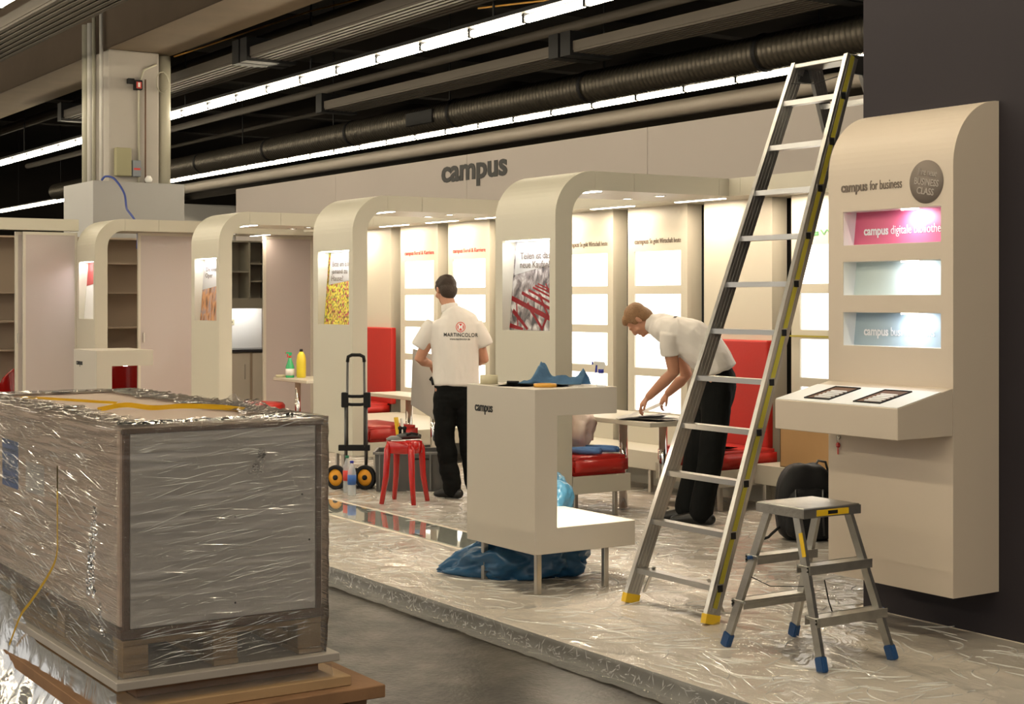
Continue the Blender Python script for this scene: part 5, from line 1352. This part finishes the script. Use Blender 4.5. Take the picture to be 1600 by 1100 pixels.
# man standing with his back to the viewer: local x = right in view, y = away
m1 = thing('person', 'person standing with back turned, white printed polo shirt and black work trousers, holding a board', 'person', (-10.77, 6.44, 0), RZ)
c_h = (-.052, .05, 1.70); RH = Matrix.Rotation(math.radians(30), 4, 'Z') @ Matrix.Rotation(math.radians(-20), 4, 'X')
bm = B(); head(bm, RH, c_h)
ring_chain(bm, [(-.048, .035, 1.66, .055, .058), (-.025, .01, 1.58, .058, .060), (.0, 0, 1.50, .062, .06)])
ring_chain(bm, [(.012, 0, 1.49, .07, .06), (.02, 0, 1.40, .16, .09), (.025, 0, 1.25, .165, .105), (.03, 0, 1.05, .14, .095), (.03, 0, .92, .155, .10)])
for s in (-1, 1):
    sh_ = Vector((.02+s*.165, 0, 1.395)); el = Vector((-.268, .03, 1.135)) if s < 0 else Vector((.262, .04, 1.13)); wr_ = Vector((-.175, .19, 1.085)) if s < 0 else Vector((.14, .27, 1.10))
    ring_chain(bm, [tuple(sh_)+(.042,), tuple(sh_.lerp(el, .5))+(.050,), tuple(el)+(.041,), tuple(el.lerp(wr_, .35))+(.042,), tuple(wr_)+(.026,)])
    if s < 0: hand(bm, wr_, (.35, .55, -.55), (-.5, .5, .4), curl=.7, thumb=1)
    else: hand(bm, wr_, (-.7, .7, -.1), (.5, .5, .6), curl=.7, thumb=-1)
    hp = Vector((.03+s*.085, 0, .90)); kn = Vector((-.065, .02, .49)) if s < 0 else Vector((.135, .04, .49)); an = Vector((.0, -.01, .09)) if s < 0 else Vector((.19, .06, .09))
    ring_chain(bm, [tuple(hp)+(.085,), tuple(hp.lerp(kn, .5))+(.07,), tuple(kn)+(.05,), tuple(kn.lerp(an, .4))+(.048,), tuple(an)+(.034,)])
fuse('body', bm, 'skin', m1, .0065, 2)
hairpiece('hair', RH, c_h, 'hair1', m1)
bm = B()
ring_chain(bm, [(-.012, .005, 1.545, .072, .072), (.008, 0, 1.505, .115, .085), (.018, 0, 1.465, .185, .100), (.02, 0, 1.42, .212, .112), (.024, 0, 1.33, .205, .122), (.028, .0, 1.18, .190, .125), (.03, 0, 1.04, .187, .128), (.032, 0, .955, .195, .13), (.032, 0, .93, .196, .13)], flat=.12)
for s in (-1, 1):
    sh_ = Vector((.02+s*.175, 0, 1.43)); se = Vector((-.258, .015, 1.26)) if s < 0 else Vector((.262, .02, 1.27))
    ring_chain(bm, [tuple(sh_)+(.060,), tuple(sh_.lerp(se, .5))+(.070,), tuple(se)+(.070,), tuple(se.lerp(sh_, -.12))+(.069,)], flat=.15)
shirt = fuse('polo_shirt', bm, 'shirt', m1, .0085, 3, (.010, 9, 9, 4), 1)
bm = B(); ring_chain(bm, [(-.012, .008, 1.53, .076, .074), (-.022, .016, 1.585, .068, .068)], flat=.1); fuse('collar', bm, 'shirt', m1, .006, 1)
bv = bvh_of(shirt)
project_text('lettering', 'MARTINCOLOR', .042, 'textblack', shirt, bv, (.075, 0, 1.325), (1, 0, -.02), (0, 0, 1), (0, 1, 0), .275, .0006, 1.1)
project_text('lettering', 'www.martincolor.de', .022, 'textblack', shirt, bv, (.070, 0, 1.298), (1, 0, -.02), (0, 0, 1), (0, 1, 0), .165, .0003)
project_text('emblem', 'M', .062, 'textwhite', shirt, bv, (.075, -.0015, 1.381), (1, 0, 0), (0, 0, 1), (0, 1, 0), .034, .001)
def disc_on(bvh, c, r0, r1, m, parent, name, off):
    b_ = B(); rows = []
    for r_ in np.linspace(r0, r1, 4):
        row = []
        for k in range(36):
            a_ = 2*PI*k/36; p = Vector((c[0]+r_*math.cos(a_)*.92, 0, c[2]+r_*math.sin(a_))); h = bvh.ray_cast(p-Vector((0, .5, 0)), Vector((0, 1, 0)))
            row.append(b_.verts.new((h[0] if h[0] else p)-Vector((0, off, 0))))
        rows.append(row)
    for a_, b2 in zip(rows, rows[1:]):
        for k in range(36): b_.faces.new((a_[k], a_[(k+1) % 36], b2[(k+1) % 36], b2[k]))
    return obj(name, b_, m, parent, local=True)
disc_on(bv, (.075, 0, 1.402), .001, .028, 'textred', shirt, 'emblem_disc', .0015)
disc_on(bv, (.075, 0, 1.402), .036, .042, 'textred', shirt, 'emblem_ring', .0015)
bm = B()
ring_chain(bm, [(.032, 0, .985, .155, .105), (.032, 0, .92, .175, .115), (.03, .0, .84, .17, .12)])
for s in (-1, 1):
    hp = Vector((.035+s*.085, 0, .85)); kn = Vector((-.060, .02, .49)) if s < 0 else Vector((.135, .04, .49)); an = Vector((.0, -.01, .09)) if s < 0 else Vector((.19, .06, .09))
    ring_chain(bm, [tuple(hp)+(.100, .105), tuple(hp.lerp(kn, .5))+(.092,), tuple(kn)+(.083,), tuple(kn.lerp(an, .5))+(.080,), tuple(an+Vector((0, 0, .0)))+(.075, .080)])
tr1 = fuse('trousers', bm, 'trouser', m1, .009, 2, (.014, 7, 7, 12), 3)
obj('tool_loop', tube(B(), [(-.145, -.02, .95), (-.175, -.03, .975), (-.165, -.05, .99), (-.15, -.06, .93)], .010, 8), 'black', m1, True, local=True)
for s, p, dr in ((-1, (-.0, 0, 0), (-.55, .35)), (1, (.20, .06, 0), (.2, .9))):
    bm = B(); dx, dy = dr
    ring_chain(bm, [(p[0]-dx*.10, p[1]-dy*.10, .045, .042, .042), (p[0]+dx*.05, p[1]+dy*.05, .050, .045, .045), (p[0]+dx*.22, p[1]+dy*.22, .032, .045, .028)], side=(-dy, dx, 0))
    ring_chain(bm, [(p[0], p[1], .05, .045), (p[0], p[1], .11, .042)])
    for v in bm.verts: v.co.z = max(.004, v.co.z)
    fuse('shoe', bm, 'shoe', m1, .007, 1)
# board he holds
bd_ = bbox(-.0, .30, -.006, .006, -.02, .50, .002, 1)
bd_.transform(Matrix.Translation((-10.77, 6.44, 0)) @ Matrix.Rotation(RZ, 4, 'Z') @ Matrix.Translation((-.34, .26, .72)) @ Matrix.Rotation(math.radians(28), 4, 'Y') @ Matrix.Translation((0, 0, 0)))
bd_.free()
bm = B(); q = [(-.352, .25, .75), (-.20, .36, .64), (-.05, .47, .53), (-.05, .47, 1.13), (-.20, .36, 1.17), (-.335, .26, 1.215)]
A = [bm.verts.new(v) for v in q]; bm.faces.new(A); bmesh.ops.solidify(bm, geom=bm.faces[:], thickness=.008)
bm.transform(Matrix.Translation((-10.77, 6.44, 0)) @ Matrix.Rotation(RZ, 4, 'Z'))
tag(obj('foam_board', bm, 'papergrey2' if 'papergrey2' in M else 'boxwhite', base=(-10.95, 6.35, .5)), 'large pale board held by the standing man', 'board')

# man bending over the table: local x = right in view, y = away
m2 = thing('person', 'person bending over the table, plain white polo shirt and black trousers, reddish fair hair', 'person', (-8.62, 7.15, 0), RZ)
c_h = (-.345, .16, 1.475)
# face direction: left and down
fy = Vector((-.42, .12, -.88)).normalized(); cz_ = Vector((-.86, .15, .42)); cz_ = (cz_-fy*cz_.dot(fy)).normalized(); fx_ = fy.cross(cz_)
RH = Matrix((fx_, fy, cz_)).transposed().to_4x4()
bm = B(); head(bm, RH, c_h)
ring_chain(bm, [(-.30, .15, 1.465, .055, .058), (-.25, .14, 1.45, .058, .06), (-.18, .12, 1.43, .06, .06)], side=(0, 1, 0))
ring_chain(bm, [(-.17, .12, 1.42, .12, .075), (-.06, .08, 1.36, .17, .10), (.08, .04, 1.27, .16, .12), (.18, .0, 1.14, .15, .12), (.19, 0, 1.04, .16, .12)], side=(.3, 1, 0))
near = [Vector((-.155, -.06, 1.375)), Vector((-.105, .02, 1.10)), Vector((-.262, .28, .905))]
far = [Vector((-.12, .28, 1.38)), Vector((.03, .38, 1.06)), Vector((-.105, .40, .925))]
for (a_, b_, c_) in (near, far):
    ring_chain(bm, [tuple(a_+Vector((.03, 0, .0)))+(.040,), tuple(a_.lerp(b_, .5))+(.052,), tuple(b_)+(.044,), tuple(b_.lerp(c_, .35))+(.044,), tuple(c_)+(.029,)])
hand(bm, near[2], (-.50, .35, -.62), (-.7, -.1, .6), curl=.75, thumb=-1, s=1.05)
hand(bm, far[2], (-.45, .25, -.65), (-.6, -.3, .6), curl=.75, thumb=-1, s=1.0)
legs2 = (((.20, -.07, .98), (.165, -.06, .53), (.085, -.06, .09)), ((.17, .11, .98), (.09, .10, .53), (.0, .10, .09)))
for hp, kn, an in legs2:
    hp, kn, an = Vector(hp), Vector(kn), Vector(an)
    ring_chain(bm, [tuple(hp)+(.085,), tuple(hp.lerp(kn, .5))+(.07,), tuple(kn)+(.052,), tuple(kn.lerp(an, .4))+(.05,), tuple(an)+(.034,)])
fuse('body', bm, 'skin', m2, .0065, 2)
hairpiece('hair', RH, c_h, 'hair2', m2)
bm = B()
ring_chain(bm, [(-.255, .14, 1.452, .072, .072), (-.225, .132, 1.445, .11, .082), (-.175, .12, 1.42, .172, .098), (-.09, .09, 1.39, .205, .125), (.02, .055, 1.335, .205, .150), (.12, .025, 1.25, .192, .150), (.185, .0, 1.17, .185, .142), (.205, .0, 1.115, .185, .145)], side=(.3, 1, 0), flat=.15)
for (a_, b_, c_) in (near, far):
    se = a_.lerp(b_, .52); ring_chain(bm, [tuple(a_+Vector((.02, 0, .01)))+(.075,), tuple(a_.lerp(b_, .3))+(.076,), tuple(se)+(.074,)], flat=.15)
shirt2 = fuse('polo_shirt', bm, 'shirt', m2, .0085, 3, (.012, 9, 9, 6), 5)
bm = B(); ring_chain(bm, [(-.235, .135, 1.448, .078, .075), (-.285, .148, 1.460, .068, .068)], side=(0, 1, 0), flat=.1); fuse('collar', bm, 'shirt', m2, .006, 1)
bv2 = bvh_of(shirt2)
project_text('lettering', 'MARTINCOLOR', .035, 'textblack', shirt2, bv2, (-.06, .09, 1.6), (.25, .9, 0), (-.9, .25, 0), (0, 0, -1), .26, .0006, 1.1)
bm = B()
ring_chain(bm, [(.185, 0, 1.14, .14, .11), (.195, .01, 1.08, .172, .142), (.19, .015, 1.0, .18, .155), (.185, .015, .92, .17, .14)], side=(0, 1, 0))
for hp, kn, an in legs2:
    hp, kn, an = Vector(hp), Vector(kn), Vector(an)
    ring_chain(bm, [tuple(hp)+(.11, .105), tuple(hp.lerp(kn, .5))+(.105,), tuple(kn)+(.094,), tuple(kn.lerp(an, .5))+(.090,), tuple(an+Vector((0, 0, .01)))+(.088, .085)])
fuse('trousers', bm, 'trouser', m2, .009, 2, (.012, 8, 8, 5), 2)
for (hp, kn, an) in legs2:
    bm = B(); x, y = an[0], an[1]
    ring_chain(bm, [(x+.06, y-.02, .045, .042, .042), (x-.06, y+.02, .05, .045, .045), (x-.19, y+.07, .032, .045, .028)], side=(.3, 1, 0))
    ring_chain(bm, [(x, y, .05, .045), (x, y, .12, .042)])
    for v in bm.verts: v.co.z = max(.004, v.co.z)
    fuse('shoe', bm, 'shoe', m2, .007, 1)

# papers under his hands
for i, (x, y, rz_, cu_, ti, mm, lb) in enumerate(((-9.10, 7.16, .3, 0, 0, 'paper', 'bottom white sheet of the paper pile on the table'), (-9.22, 7.20, .8, .02, .0, 'papergrey', 'printed sheet in the paper pile on the table'), (-9.02, 7.24, .1, .0, .01, 'paper', 'white sheet at the right of the paper pile'),
                                                  (-9.20, 7.15, 1.0, .06, .05, 'paper', 'curled sheet lifted by the bending man'), (-9.14, 7.28, .6, .02, .03, 'papergrey', 'printed sheet under the far hand'))):
    paper_sheet((x, y, .7215+i*.003), .34, .24, rz_, mm, lb, cu_, ti)
paper_sheet((-9.15, 7.9, .472), .25, .18, .4, 'paper', 'thin pale sheet lying on the right red cushion')
tag(obj('yellow_tape_line', box(B(), -9.05, -6.4, 8.385, 8.395, 1.335, 1.347), 'yellowtape', base=(-8, 8.39, 1.33)), 'thin yellow tape stretched across the panels behind the ladder', 'tape')
